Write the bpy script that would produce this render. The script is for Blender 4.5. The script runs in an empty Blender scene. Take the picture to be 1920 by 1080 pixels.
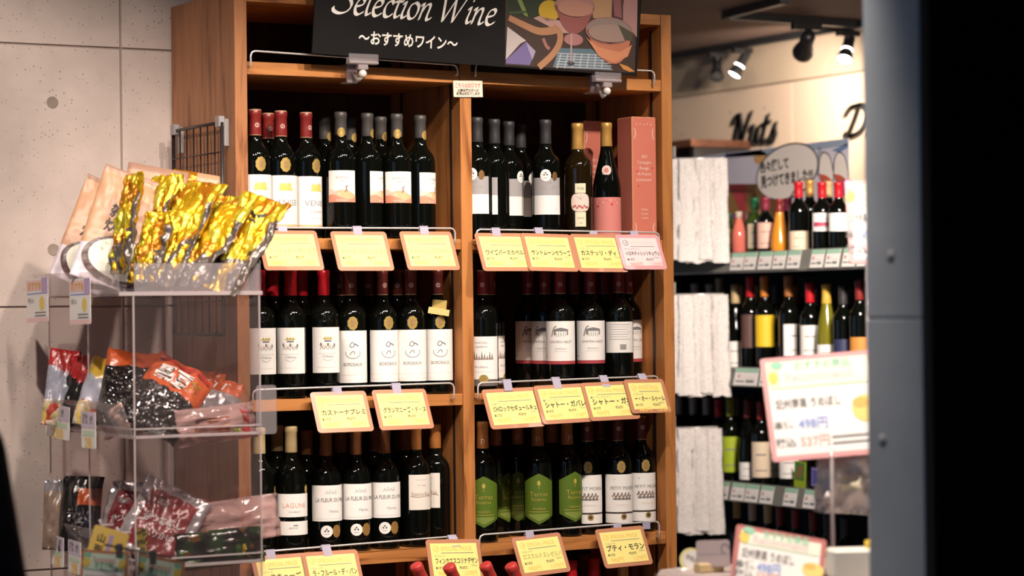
import bpy, bmesh, math, random
from mathutils import Vector, Matrix, noise
random.seed(11)
V = Vector
SC = bpy.context.scene
COL = SC.collection

# ------------------------------------------------------------------ camera
F = 4533.0                                   # focal length in pixels of a 1920 px wide frame (85 mm)
CAM = V((-2.47, -5.60, 1.50))
th, pt, rl = math.radians(30), 37.0 / F, 0.011
fw = V((math.sin(th), math.cos(th), 0)); R0 = V((math.cos(th), -math.sin(th), 0)); U0 = V((0, 0, 1))
FWD = fw * math.cos(pt) + U0 * math.sin(pt)
u1 = U0 * math.cos(pt) - fw * math.sin(pt)
RGT = R0 * math.cos(rl) - u1 * math.sin(rl)
UPV = u1 * math.cos(rl) + R0 * math.sin(rl)
cam = bpy.data.cameras.new('camera'); camo = bpy.data.objects.new('camera', cam); COL.objects.link(camo)
M = Matrix.Identity(4)
for i in range(3):
    M[i][0], M[i][1], M[i][2], M[i][3] = RGT[i], UPV[i], -FWD[i], CAM[i]
camo.matrix_world = M
cam.sensor_width = 36; cam.lens = F / 1920 * 36
cam.dof.use_dof = True; cam.dof.focus_distance = 6.45; cam.dof.aperture_fstop = 2.9
cam.clip_end = 100
SC.camera = camo
SC.cycles.transparent_max_bounces = 40

# ------------------------------------------------------------------ world, exposure
W = bpy.data.worlds.new('world'); SC.world = W; W.use_nodes = True
bg = W.node_tree.nodes['Background']; bg.inputs[0].default_value = (0.31, 0.50, 0.80, 1); bg.inputs[1].default_value = 0.95
vs = SC.view_settings
vs.view_transform = 'Standard'; vs.look = 'None'; vs.gamma = 1; vs.use_curve_mapping = False; vs.exposure = 0.0
LAMP_COL = (1.0, 0.86, 0.75)
# track spotlights over the rack: x on the track, aim point, watts, cone, what they light
MAIN_SPOTS = [(-1.45, -1.9, (-.80, .43, 1.30), 205, 58, 'the concrete wall'),
              (-0.70, -1.9, (-.22, .10, 1.40), 62, 50, 'the acrylic snack boxes'),
              (-0.05, -1.6, (.12, .10, 1.10), 112, 56, 'the left bay'),
              (0.40, -1.6, (.50, .10, 1.12), 108, 58, 'the middle post'),
              (0.95, -1.6, (1.03, .10, 1.15), 145, 58, 'the right bay')]
ADDED_TABLE_SPOTS = [(-0.20, (.33, -1.75, 1.20), 230), (0.45, (.55, -1.55, 1.05), 90), (-.75, (-.45, -.45, 1.1), 55)]  # added unseen spotlights that brighten the near boards, table and cards

# ------------------------------------------------------------------ pixel helpers (a pixel gives a direction only)
def ray(x, y): return FWD + RGT * ((x - 960) / F) + UPV * ((540 - y) / F)
def onX(x, y, c): d = ray(x, y); return CAM + d * ((c - CAM.x) / d.x)
def onY(x, y, c): d = ray(x, y); return CAM + d * ((c - CAM.y) / d.y)
def atZ(x, y, z): return CAM + ray(x, y) * z
def onP(x, y, o, n): d = ray(x, y); return CAM + d * ((o - CAM).dot(n) / d.dot(n))

# ------------------------------------------------------------------ materials
MATS = {}
def mat(name, col, rough=0.5, metal=0.0, spec=0.5, var=0.0, vscale=30, bump=0.0, bscale=60, emit=0.0, coat=0.0, alpha=1.0):
    if name in MATS: return MATS[name]
    m = bpy.data.materials.new(name); m.use_nodes = True; nt = m.node_tree; b = nt.nodes['Principled BSDF']
    c4 = (*col, 1)
    b.inputs['Base Color'].default_value = c4
    b.inputs['Roughness'].default_value = rough; b.inputs['Metallic'].default_value = metal
    b.inputs['Specular IOR Level'].default_value = spec; b.inputs['Coat Weight'].default_value = coat
    b.inputs['Alpha'].default_value = alpha
    m.diffuse_color = c4
    if emit:
        b.inputs['Emission Color'].default_value = c4; b.inputs['Emission Strength'].default_value = emit
    if var or bump:
        tc = nt.nodes.new('ShaderNodeTexCoord')
    if var:
        n = nt.nodes.new('ShaderNodeTexNoise'); n.inputs['Scale'].default_value = vscale; n.inputs['Detail'].default_value = 5
        nt.links.new(tc.outputs['Object'], n.inputs['Vector'])
        r = nt.nodes.new('ShaderNodeMix'); r.data_type = 'RGBA'
        r.inputs[6].default_value = tuple(max(0, c * (1 - var)) for c in col) + (1,)
        r.inputs[7].default_value = tuple(min(1, c * (1 + var)) for c in col) + (1,)
        nt.links.new(n.outputs['Fac'], r.inputs[0]); nt.links.new(r.outputs[2], b.inputs['Base Color'])
    if bump:
        n2 = nt.nodes.new('ShaderNodeTexNoise'); n2.inputs['Scale'].default_value = bscale; n2.inputs['Detail'].default_value = 4
        nt.links.new(tc.outputs['Object'], n2.inputs['Vector'])
        bp = nt.nodes.new('ShaderNodeBump'); bp.inputs['Strength'].default_value = bump; bp.inputs['Distance'].default_value = 0.01
        nt.links.new(n2.outputs['Fac'], bp.inputs['Height']); nt.links.new(bp.outputs[0], b.inputs['Normal'])
    MATS[name] = m
    return m

def wood(name, c0, c1, axis, rough=0.42):
    m = bpy.data.materials.new(name); m.use_nodes = True; nt = m.node_tree; b = nt.nodes['Principled BSDF']
    tc = nt.nodes.new('ShaderNodeTexCoord'); mp = nt.nodes.new('ShaderNodeMapping')
    s = [16.0, 16.0, 16.0]; s[axis] = 1.8
    mp.inputs['Scale'].default_value = s
    oi = nt.nodes.new('ShaderNodeObjectInfo'); ad = nt.nodes.new('ShaderNodeVectorMath'); ad.operation = 'ADD'
    mu = nt.nodes.new('ShaderNodeMath'); mu.operation = 'MULTIPLY'; mu.inputs[1].default_value = 37.0
    nt.links.new(oi.outputs['Random'], mu.inputs[0])
    nt.links.new(tc.outputs['Object'], mp.inputs['Vector']); nt.links.new(mp.outputs[0], ad.inputs[0]); nt.links.new(mu.outputs[0], ad.inputs[1])
    n = nt.nodes.new('ShaderNodeTexNoise'); n.inputs['Scale'].default_value = 1.6; n.inputs['Detail'].default_value = 7; n.inputs['Distortion'].default_value = 1.2
    nt.links.new(ad.outputs[0], n.inputs['Vector'])
    cr = nt.nodes.new('ShaderNodeValToRGB'); e = cr.color_ramp.elements
    e[0].position = 0.30; e[0].color = (*c0, 1); e[1].position = 0.68; e[1].color = (*c1, 1)
    k = e.new(0.44); k.color = (*[0.35 * a + 0.65 * d for a, d in zip(c0, c1)], 1)
    nt.links.new(n.outputs['Fac'], cr.inputs[0]); nt.links.new(cr.outputs[0], b.inputs['Base Color'])
    b.inputs['Roughness'].default_value = rough; b.inputs['Specular IOR Level'].default_value = 0.35
    bp = nt.nodes.new('ShaderNodeBump'); bp.inputs['Strength'].default_value = 0.15; bp.inputs['Distance'].default_value = 0.003
    nt.links.new(n.outputs['Fac'], bp.inputs['Height']); nt.links.new(bp.outputs[0], b.inputs['Normal'])
    m.diffuse_color = (*c1, 1)
    return m

def concrete(name, c, pits=True, sc=1.0):
    m = bpy.data.materials.new(name); m.use_nodes = True; nt = m.node_tree; b = nt.nodes['Principled BSDF']
    tc = nt.nodes.new('ShaderNodeTexCoord')
    n = nt.nodes.new('ShaderNodeTexNoise'); n.inputs['Scale'].default_value = 2.6 * sc; n.inputs['Detail'].default_value = 8; n.inputs['Roughness'].default_value = 0.62
    nt.links.new(tc.outputs['Object'], n.inputs['Vector'])
    cr = nt.nodes.new('ShaderNodeValToRGB'); e = cr.color_ramp.elements
    e[0].position = 0.28; e[0].color = (*[x * 0.72 for x in c], 1); e[1].position = 0.72; e[1].color = (*[min(1, x * 1.14) for x in c], 1)
    nt.links.new(n.outputs['Fac'], cr.inputs[0])
    v = nt.nodes.new('ShaderNodeTexVoronoi'); v.inputs['Scale'].default_value = 95 * sc
    nt.links.new(tc.outputs['Object'], v.inputs['Vector'])
    n3 = nt.nodes.new('ShaderNodeTexNoise'); n3.inputs['Scale'].default_value = 5 * sc; n3.inputs['Detail'].default_value = 3
    nt.links.new(tc.outputs['Object'], n3.inputs['Vector'])
    sub = nt.nodes.new('ShaderNodeMath'); sub.operation = 'MULTIPLY'; sub.inputs[1].default_value = 0.30
    nt.links.new(n3.outputs['Fac'], sub.inputs[0])
    lt = nt.nodes.new('ShaderNodeMath'); lt.operation = 'LESS_THAN'
    nt.links.new(v.outputs['Distance'], lt.inputs[0])
    s2 = nt.nodes.new('ShaderNodeMath'); s2.operation = 'SUBTRACT'; s2.inputs[1].default_value = -0.005
    nt.links.new(sub.outputs[0], s2.inputs[0])
    nt.links.new(s2.outputs[0], lt.inputs[1])
    # only some cells carry a pit
    gt = nt.nodes.new('ShaderNodeSeparateColor'); nt.links.new(v.outputs['Color'], gt.inputs[0])
    g2 = nt.nodes.new('ShaderNodeMath'); g2.operation = 'GREATER_THAN'; g2.inputs[1].default_value = 0.62; nt.links.new(gt.outputs[0], g2.inputs[0])
    ml = nt.nodes.new('ShaderNodeMath'); ml.operation = 'MULTIPLY'; nt.links.new(lt.outputs[0], ml.inputs[0]); nt.links.new(g2.outputs[0], ml.inputs[1])
    mx = nt.nodes.new('ShaderNodeMix'); mx.data_type = 'RGBA'; mx.inputs[7].default_value = (*[x * 0.45 for x in c], 1)
    nt.links.new(cr.outputs[0], mx.inputs[6])
    if pits: nt.links.new(ml.outputs[0], mx.inputs[0])
    else: mx.inputs[0].default_value = 0
    nt.links.new(mx.outputs[2], b.inputs['Base Color'])
    b.inputs['Roughness'].default_value = 0.85; b.inputs['Specular IOR Level'].default_value = 0.2
    bp = nt.nodes.new('ShaderNodeBump'); bp.inputs['Strength'].default_value = 0.12; bp.inputs['Distance'].default_value = 0.01
    nt.links.new(n.outputs['Fac'], bp.inputs['Height']); nt.links.new(bp.outputs[0], b.inputs['Normal'])
    m.diffuse_color = (*c, 1)
    return m

def clear(name, tint=(0.97, 0.97, 0.97), refl=0.06, haze=0.0, hazecol=(0.8, 0.75, 0.75), rough=0.03, ior=1.45):
    m = bpy.data.materials.new(name); m.use_nodes = True; nt = m.node_tree; nt.nodes.remove(nt.nodes['Principled BSDF'])
    out = nt.nodes['Material Output']
    t = nt.nodes.new('ShaderNodeBsdfTransparent'); t.inputs[0].default_value = (*tint, 1)
    g = nt.nodes.new('ShaderNodeBsdfGlossy'); g.inputs['Roughness'].default_value = rough
    fr = nt.nodes.new('ShaderNodeFresnel'); fr.inputs[0].default_value = ior
    mx = nt.nodes.new('ShaderNodeMixShader'); nt.links.new(fr.outputs[0], mx.inputs[0]); nt.links.new(t.outputs[0], mx.inputs[1]); nt.links.new(g.outputs[0], mx.inputs[2])
    ge = nt.nodes.new('ShaderNodeNewGeometry'); iv = nt.nodes.new('ShaderNodeMath'); iv.operation = 'SUBTRACT'; iv.inputs[0].default_value = 1.0
    nt.links.new(ge.outputs['Backfacing'], iv.inputs[1]); mu = nt.nodes.new('ShaderNodeMath'); mu.operation = 'MULTIPLY'
    nt.links.new(fr.outputs[0], mu.inputs[0]); nt.links.new(iv.outputs[0], mu.inputs[1]); nt.links.new(mu.outputs[0], mx.inputs[0])
    last = mx
    if haze:
        d = nt.nodes.new('ShaderNodeBsdfDiffuse'); d.inputs[0].default_value = (*hazecol, 1)
        m2 = nt.nodes.new('ShaderNodeMixShader'); m2.inputs[0].default_value = haze
        nt.links.new(mx.outputs[0], m2.inputs[1]); nt.links.new(d.outputs[0], m2.inputs[2]); last = m2
    nt.links.new(last.outputs[0], out.inputs[0])
    m.diffuse_color = (*tint, 0.3)
    return m

WC0, WC1 = (0.21, 0.066, 0.019), (0.58, 0.240, 0.072)
WOODZ = wood('rack_wood_upright', WC0, WC1, 2); WOODX = wood('rack_wood_shelf', WC0, WC1, 0)
WOODSIDE = wood('rack_wood_side', (0.20, 0.075, 0.032), (0.46, 0.20, 0.085), 2)
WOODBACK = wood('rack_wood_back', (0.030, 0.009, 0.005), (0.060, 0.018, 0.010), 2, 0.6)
CONC = concrete('wall_concrete', (0.62, 0.52, 0.472))
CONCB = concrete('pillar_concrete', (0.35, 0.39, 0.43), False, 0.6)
ACRY = clear('clear_acrylic', (0.95, 0.93, 0.93), haze=0.012, hazecol=(.72,.62,.62))
ACRYEDGE = clear('acrylic_edge', (0.80, 0.74, 0.74), haze=0.34, hazecol=(0.80, 0.72, 0.72), rough=0.15)
ACRYLIP = clear('acrylic_lip', (0.90, 0.87, 0.88), haze=0.12, hazecol=(0.80, 0.74, 0.76))
CLIPM = clear('clear_clip', (0.80, 0.78, 0.86), haze=0.55, hazecol=(0.66, 0.62, 0.76), rough=0.15)
FILM = clear('clear_film', (0.85, 0.83, 0.83), haze=0.30, hazecol=(0.75, 0.70, 0.72), rough=0.12, ior=1.6)
GLASS = mat('dark_bottle_glass', (0.0025, 0.003, 0.0022), 0.06, spec=0.34)
STEEL = mat('bright_steel', (0.80, 0.78, 0.77), 0.25, 0.45)
BLACK = mat('matt_black', (0.012, 0.011, 0.011), 0.5)
BLACKGL = mat('lamp_black', (0.012, 0.012, 0.013), 0.35)
WHITE = mat('white_paper', (0.86, 0.83, 0.79), 0.6)
INK = mat('black_ink', (0.03, 0.028, 0.025), 0.6)
GREYINK = mat('grey_ink', (0.20, 0.19, 0.19), 0.6)
LGREY = mat('pale_grey_ink', (0.40, 0.38, 0.38), 0.6)
GOLD = mat('gold_foil', (0.62, 0.42, 0.13), 0.35, 0.6)
ORANGEINK = mat('orange_ink', (0.74, 0.42, 0.10), 0.6)
PALEOR = mat('pale_orange_ink', (0.84, 0.56, 0.14), 0.6)
REDINK = mat('red_ink', (0.60, 0.06, 0.06), 0.6)
YELLOWCARD = mat('yellow_card', (0.90, 0.77, 0.25), 0.55)
PINKCARD = mat('pink_card', (0.86, 0.66, 0.66), 0.55)
HOLDER = mat('terracotta_sleeve', (0.52, 0.235, 0.135), 0.22, coat=0.4)
PINKHOLD = mat('pink_sleeve', (0.70, 0.34, 0.36), 0.22, coat=0.4)

# ------------------------------------------------------------------ object helpers
def tag(o, label, cat, group=None, kind=None):
    if label: o['label'] = label
    if cat: o['category'] = cat
    if group: o['group'] = group
    if kind: o['kind'] = kind
    return o
def empty(name, loc, label=None, cat=None, group=None, rot=None):
    o = bpy.data.objects.new(name, None); o.empty_display_size = 0.05; COL.objects.link(o); o.location = loc
    if rot is not None: o.rotation_euler = rot
    return tag(o, label, cat, group)
def obj(name, me, parent=None, mats=None, smooth=False):
    if isinstance(me, bmesh.types.BMesh):
        bm = me; me = bpy.data.meshes.new(name); bm.to_mesh(me); bm.free()
    if mats is not None:
        if not isinstance(mats, (list, tuple)): mats = [mats]
        if len(me.materials) == 0:
            for m in mats: me.materials.append(m)
    if smooth:
        me.polygons.foreach_set('use_smooth', [True] * len(me.polygons))
    o = bpy.data.objects.new(name, me); COL.objects.link(o)
    if parent is not None: o.parent = parent
    return o
def add_box(bm, lo, hi, mi=0, mtx=None, bev=0.0):
    lo, hi = V(lo), V(hi); c = (lo + hi) / 2; s = hi - lo
    r = bmesh.ops.create_cube(bm, size=1.0)
    vs_ = r['verts']
    for v in vs_: v.co = V((v.co.x * s.x, v.co.y * s.y, v.co.z * s.z)) + c
    if bev:
        es = list({e for v in vs_ for e in v.link_edges})
        rr = bmesh.ops.bevel(bm, geom=es, offset=bev, segments=1, affect='EDGES', profile=0.5)
        vs_ = list({v for f in rr['faces'] for v in f.verts} | {v for v in vs_ if v.is_valid})
    if mtx is not None:
        for v in vs_: v.co = mtx @ v.co
    for f in {f for v in vs_ for f in v.link_faces}: f.material_index = mi
    return vs_
def box_obj(name, lo, hi, m, parent=None, bev=0.0, rel=None):
    bm = bmesh.new(); add_box(bm, lo, hi, bev=bev)
    return obj(name, bm, parent, m)
def add_tube(bm, pts, r, n=8, mi=0, cap=True):
    pts = [V(p) for p in pts]; rings = []
    rs = r if isinstance(r, (list, tuple)) else [r] * len(pts)
    prev = None
    for i, p in enumerate(pts):
        if i == 0: t = pts[1] - p
        elif i == len(pts) - 1: t = p - pts[i - 1]
        else: t = (pts[i + 1] - p).normalized() + (p - pts[i - 1]).normalized()
        t.normalize()
        if prev is None:
            a = V((0, 0, 1)) if abs(t.z) < 0.9 else V((1, 0, 0)); x = t.cross(a).normalized()
        else:
            x = (prev - t * prev.dot(t)).normalized()
        prev = x; y = t.cross(x)
        rings.append([bm.verts.new(p + (x * math.cos(2 * math.pi * k / n) + y * math.sin(2 * math.pi * k / n)) * rs[i]) for k in range(n)])
    fs = []
    for a, b in zip(rings, rings[1:]):
        for k in range(n): fs.append(bm.faces.new((a[k], a[(k + 1) % n], b[(k + 1) % n], b[k])))
    if cap:
        fs.append(bm.faces.new(rings[0][::-1])); fs.append(bm.faces.new(rings[-1]))
    for f in fs: f.material_index = mi; f.smooth = n > 5
    return fs
def add_lathe(bm, prof, n=24, mi=0, mtx=None):
    rings = []; vv = []
    for r, z in prof:
        if r < 1e-6: ring = [bm.verts.new((0, 0, z))]
        else: ring = [bm.verts.new((r * math.cos(2 * math.pi * k / n), r * math.sin(2 * math.pi * k / n), z)) for k in range(n)]
        rings.append(ring); vv += ring
    for a, b in zip(rings, rings[1:]):
        for k in range(n):
            k2 = (k + 1) % n
            if len(a) == 1 and len(b) == 1: continue
            if len(a) == 1: f = bm.faces.new((a[0], b[k2], b[k]))
            elif len(b) == 1: f = bm.faces.new((a[k], a[k2], b[0]))
            else: f = bm.faces.new((a[k], a[k2], b[k2], b[k]))
            f.material_index = mi; f.smooth = True
    if mtx is not None:
        for v in vv: v.co = mtx @ v.co
    return vv
def rounded(w, h, r, n=5, cx=0, cy=0):
    pts = []
    for sx, sy, a0 in ((1, 1, 0), (-1, 1, 90), (-1, -1, 180), (1, -1, 270)):
        for k in range(n + 1):
            a = math.radians(a0 + 90 * k / n)
            pts.append((cx + sx * (w / 2 - r) + r * math.cos(a), cy + sy * (h / 2 - r) + r * math.sin(a)))
    return pts
def frame(o, ex, ez):
    """matrix: local x -> ex, local y -> ez (up in the print plane), local z -> normal"""
    ex = V(ex).normalized(); n = ex.cross(V(ez)).normalized(); ey = n.cross(ex).normalized()
    m = Matrix.Identity(4)
    for i in range(3): m[i][0], m[i][1], m[i][2], m[i][3] = ex[i], ey[i], n[i], o[i]
    return m

# ------------------------------------------------------------------ flat print: polygons in a 2-D plane mapped to a surface
TXT = {}
def text2d(s, bold=0.0):
    key = (s, bold)
    if key in TXT: return TXT[key]
    cu = bpy.data.curves.new('t', 'FONT'); cu.body = s; cu.size = 1.0; cu.resolution_u = 2; cu.offset = bold; cu.fill_mode = 'FRONT'
    o = bpy.data.objects.new('t', cu); COL.objects.link(o)
    dg = bpy.context.evaluated_depsgraph_get(); dg.update()
    me = bpy.data.meshes.new_from_object(o.evaluated_get(dg))
    vs_ = [(v.co.x, v.co.y) for v in me.vertices]; fs = [tuple(p.vertices) for p in me.polygons]
    bpy.data.objects.remove(o); bpy.data.curves.remove(cu); bpy.data.meshes.remove(me)
    if not vs_: vs_, fs = [(0, 0), (0.5, 0), (0.5, 0.1)], [(0, 1, 2)]
    x0 = min(v[0] for v in vs_); x1 = max(v[0] for v in vs_); y0 = min(v[1] for v in vs_); y1 = max(v[1] for v in vs_)
    TXT[key] = (vs_, fs, x0, x1, y0, y1)
    return TXT[key]
def catmull(pts, n=6):
    P = [pts[0]] + list(pts) + [pts[-1]]; out = []
    for i in range(1, len(P) - 2):
        p0, p1, p2, p3 = P[i - 1], P[i], P[i + 1], P[i + 2]
        for k in range(n):
            t = k / n
            out.append(tuple(0.5 * ((2 * b) + (-a + c) * t + (2 * a - 5 * b + 4 * c - d) * t * t + (-a + 3 * b - 3 * c + d) * t ** 3) for a, b, c, d in zip(p0, p1, p2, p3)))
    out.append(tuple(pts[-1])); return out
class Print:
    def __init__(s): s.items = []; s.mats = []
    def mi(s, m):
        if m not in s.mats: s.mats.append(m)
        return s.mats.index(m)
    def mesh(s, vs_, fs, m, layer): s.items.append((vs_, fs, s.mi(m), layer)); return s
    def poly(s, pts, m, layer=1): return s.mesh(list(pts), [tuple(range(len(pts)))], m, layer)
    def rect(s, u0, v0, u1, v1, m, layer=1, n=1):
        vs_ = [(u0 + (u1 - u0) * k / n, v) for k in range(n + 1) for v in (v0, v1)]
        return s.mesh(vs_, [(2 * k, 2 * k + 2, 2 * k + 3, 2 * k + 1) for k in range(n)], m, layer)
    def rectg(s, u0, v0, u1, v1, m, layer=1, n=10, k=10):
        vs_ = [(u0 + (u1 - u0) * i / n, v0 + (v1 - v0) * j / k) for i in range(n + 1) for j in range(k + 1)]
        return s.mesh(vs_, [(i * (k + 1) + j, (i + 1) * (k + 1) + j, (i + 1) * (k + 1) + j + 1, i * (k + 1) + j + 1) for i in range(n) for j in range(k)], m, layer)
    def band(s, u0, u1, top, bot, m, layer=1, n=10):
        us = [u0 + (u1 - u0) * k / n for k in range(n + 1)]
        vs_ = [p for u in us for p in ((u, bot(u)), (u, top(u)))]
        return s.mesh(vs_, [(2 * k, 2 * k + 2, 2 * k + 3, 2 * k + 1) for k in range(n)], m, layer)
    def disc(s, c, pts, m, layer=1, rings=3):
        n = len(pts); vs_ = [c] + [(c[0] + (p[0] - c[0]) * r / rings, c[1] + (p[1] - c[1]) * r / rings) for r in range(1, rings + 1) for p in pts]
        fs = [(0, 1 + k, 1 + (k + 1) % n) for k in range(n)]
        for r in range(rings - 1):
            fs += [(1 + r * n + k, 1 + (r + 1) * n + k, 1 + (r + 1) * n + (k + 1) % n, 1 + r * n + (k + 1) % n) for k in range(n)]
        return s.mesh(vs_, fs, m, layer)
    def ell(s, cx, cy, rx, ry, m, layer=1, n=18, rot=0.0):
        c, sn = math.cos(rot), math.sin(rot)
        pts = [(cx + rx * math.cos(a) * c - ry * math.sin(a) * sn, cy + rx * math.cos(a) * sn + ry * math.sin(a) * c) for a in [2 * math.pi * k / n for k in range(n)]]
        return s.disc((cx, cy), pts, m, layer, 2 if max(rx, ry) > .006 else 1)
    def stroke(s, pts, w, m, layer=2, closed=False):
        pts = list(pts) + ([pts[0]] if closed else [])
        vs_ = []
        for i, p in enumerate(pts):
            a = pts[max(0, i - 1)]; b = pts[min(len(pts) - 1, i + 1)]
            dx, dy = b[0] - a[0], b[1] - a[1]; L = math.hypot(dx, dy) or 1
            ww = w(i / (len(pts) - 1)) if callable(w) else w
            vs_ += [(p[0] - dy / L * ww / 2, p[1] + dx / L * ww / 2), (p[0] + dy / L * ww / 2, p[1] - dx / L * ww / 2)]
        return s.mesh(vs_, [(2 * k, 2 * k + 1, 2 * k + 3, 2 * k + 2) for k in range(len(pts) - 1)], m, layer)
    def nib(s, pts, w, m, ang=38, hair=0.28, layer=2):
        a = math.radians(ang); nx, ny = math.cos(a) * w / 2, math.sin(a) * w / 2
        vs_ = [q for p in pts for q in ((p[0] - nx, p[1] - ny), (p[0] + nx, p[1] + ny))]
        s.mesh(vs_, [(2 * k, 2 * k + 1, 2 * k + 3, 2 * k + 2) for k in range(len(pts) - 1)], m, layer)
        return s.stroke(pts, w * hair, m, layer + .5)
    def text(s, txt, cx, cy, h, m, width=None, layer=2, bold=0.0, rot=0.0, anchor='c', em=True):
        vs_, fs, x0, x1, y0, y1 = text2d(txt, bold)
        sc = h if em else h / max(1e-6, y1 - y0)          # h is the em height
        sx = sc if width is None else width / max(1e-6, x1 - x0)
        ox = {'c': (x0 + x1) / 2, 'l': x0, 'r': x1}[anchor]; oy = 0.36 if em else (y0 + y1) / 2
        c, sn = math.cos(rot), math.sin(rot); out = []
        for x, y in vs_:
            a, b = (x - ox) * sx, (y - oy) * sc
            out.append((cx + a * c - b * sn, cy + a * sn + b * c))
        return s.mesh(out, fs, m, layer)
    def build(s, name, fn, parent=None):
        vs_, fs, ms = [], [], []
        for v2, f2, mi, layer in s.items:
            o = len(vs_)
            vs_ += [fn(u, v, layer) for u, v in v2]
            for f in f2: fs.append(tuple(o + i for i in f)); ms.append(mi)
        me = bpy.data.meshes.new(name); me.from_pydata([tuple(v) for v in vs_], [], fs)
        for m in s.mats: me.materials.append(m)
        me.polygons.foreach_set('material_index', ms); me.update()
        return me
def cyl(r, base=0.0005, step=0.0003): return lambda u, v, l: V(((r + base + step * l) * math.sin(u / r), -(r + base + step * l) * math.cos(u / r), v))
def flat(off=0.0004, step=0.0003, mtx=None):
    def f(u, v, l):
        p = V((u, v, off + step * l)); return mtx @ p if mtx is not None else p
    return f
def slab(name, pts, t, m, parent=None, mtx=None):
    """thin solid plate with outline pts in local xy; front face at z=0, thickness behind it"""
    bm = bmesh.new(); a = [bm.verts.new((x, y, 0)) for x, y in pts]; b = [bm.verts.new((x, y, -t)) for x, y in pts]
    bm.faces.new(a); bm.faces.new(b[::-1]); n = len(pts)
    for k in range(n): bm.faces.new((a[k], b[k], b[(k + 1) % n], a[(k + 1) % n]))
    if mtx is not None: bm.transform(mtx)
    bmesh.ops.recalc_face_normals(bm, faces=bm.faces)
    return obj(name, bm, parent, m)

# ================================================================== THE SETTING
def struct(o): o['kind'] = 'structure'; return o
FLOORM = mat('pale_floor', (0.42, 0.36, 0.32), 0.35, var=0.15, vscale=3)
CEILM = mat('brown_ceiling', (0.115, 0.066, 0.046), 0.8, var=0.1, vscale=2)
BEIGE = mat('beige_wall', (0.62, 0.47, 0.34), 0.75, var=0.06, vscale=4)
COVE = mat('beige_cove', (0.48, 0.37, 0.26), 0.8)
PLAINW = mat('plain_plaster', (0.40, 0.34, 0.30), 0.8, var=0.06, vscale=3)
JOINTM = mat('panel_joint', (0.34, 0.27, 0.235), 0.9)
struct(box_obj('floor', (-7, -9, -0.1), (6, 7, 0), FLOORM))
ZC = 2.60
ZH = 3.2
struct(box_obj('ceiling', (1.45, -2.48, ZC), (3.62, 5.2, ZC + 0.1), CEILM))
struct(box_obj('ceiling_rear', (-5, 0.63, ZC), (1.45, 5.2, ZC + 0.1), CEILM))
struct(box_obj('ceiling_high', (-5, -2.48, ZH), (1.55, 0.63, ZH + 0.1), CEILM))
struct(box_obj('trim_2', (1.45, -2.48, ZC + 0.1), (1.55, 0.63, ZH), CEILM))
# passage round the camera: unseen walls, ceiling added to block daylight except one end
PASSM = mat('passage_dark', (0.05, 0.045, 0.045), 0.7)
struct(box_obj('wall_passage_unseen', (-7, -9, 0), (6, -8.8, 3.4), PASSM))
struct(box_obj('ceiling_passage_unseen', (-7, -9, 3.4), (6, -2.48, 3.5), PASSM))
struct(box_obj('wall_side_unseen', (-4.75, -2.4, 0), (-4.6, 0.43 + 0.2, 3.2), PLAINW))  # unseen side wall, added so daylight enters only along the passage
struct(box_obj('wall_passage_end_unseen', (5.9, -9, 0), (6, -2.4, 3.4), PASSM))
struct(box_obj('wall_header', (-4.75, -2.55, 3.2), (3.75, -2.40, 3.4), PASSM))
# concrete wall behind the rack: cast panels with recessed joints
WY = 0.43
wl = struct(box_obj('wall_left', (-4.6, WY + 0.006, 0), (1.20, WY + 0.2, ZH), JOINTM))
xs = [-4.6] + [-0.172 + 0.9 * k for k in (-4, -3, -2, -1, 0, 1)] + [1.20]
zs = [0.0, 0.155, 0.835, 1.515, 2.195, 2.875, ZH]
J = 0.0028
for i in range(len(xs) - 1):
    for j in range(len(zs) - 1):
        bm = bmesh.new()
        add_box(bm, (xs[i] + J, WY, zs[j] + J), (xs[i + 1] - J, WY + 0.02, zs[j + 1] - J), bev=0.0012)
        obj('panel', bm, wl, CONC)
PLUG = mat('tie_hole_mortar', (0.30, 0.24, 0.20), 0.9, var=0.1, vscale=80)
for px_, py_ in ((98, 192), (100, 468)):
    p = onY(px_, py_, WY)
    bm = bmesh.new(); add_lathe(bm, [(0, 0.0006), (0.0135, 0.0006), (0.0155, 0.0012), (0.0165, -0.004)], 24, 0, Matrix.Translation((p.x, WY, p.z)) @ Matrix.Rotation(math.pi / 2, 4, 'X'))
    obj('tie_hole', bm, wl, PLUG)
# far wall with the lettering, cove strip above it
wr = struct(box_obj('wall_right', (3.606, -2.4, 0), (3.75, 5.2, ZC), PLAINW))
for k in range(9):
    y0 = -2.35 + 0.92 * k + 0.3
    if y0 > 5: break
    bm = bmesh.new(); add_box(bm, (3.596, y0 + 0.0015, 0), (3.62, min(5.2, y0 + 0.92) - 0.0015, 2.43), bev=0.001); obj('panel', bm, wr, BEIGE)
for px_, py_ in ((1433, 202), (1549, 186), (1369, 210), (1618, 180), (1267, 222), (1279, 252)):
    p = onX(px_, py_, 3.596); bm = bmesh.new()
    add_lathe(bm, [(0, 0.001), (0.006, 0.001), (0.0075, -0.004)], 12, 0, Matrix.Translation(p) @ Matrix.Rotation(-math.pi / 2, 4, 'Y')); obj('screw_plug', bm, wr, PLUG)
struct(box_obj('trim_1', (3.575, -2.4, 2.434), (3.62, 5.2, ZC), COVE))
struct(box_obj('wall_back', (-4.6, 5.05, 0), (3.75, 5.2, ZC), PLAINW))
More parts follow.
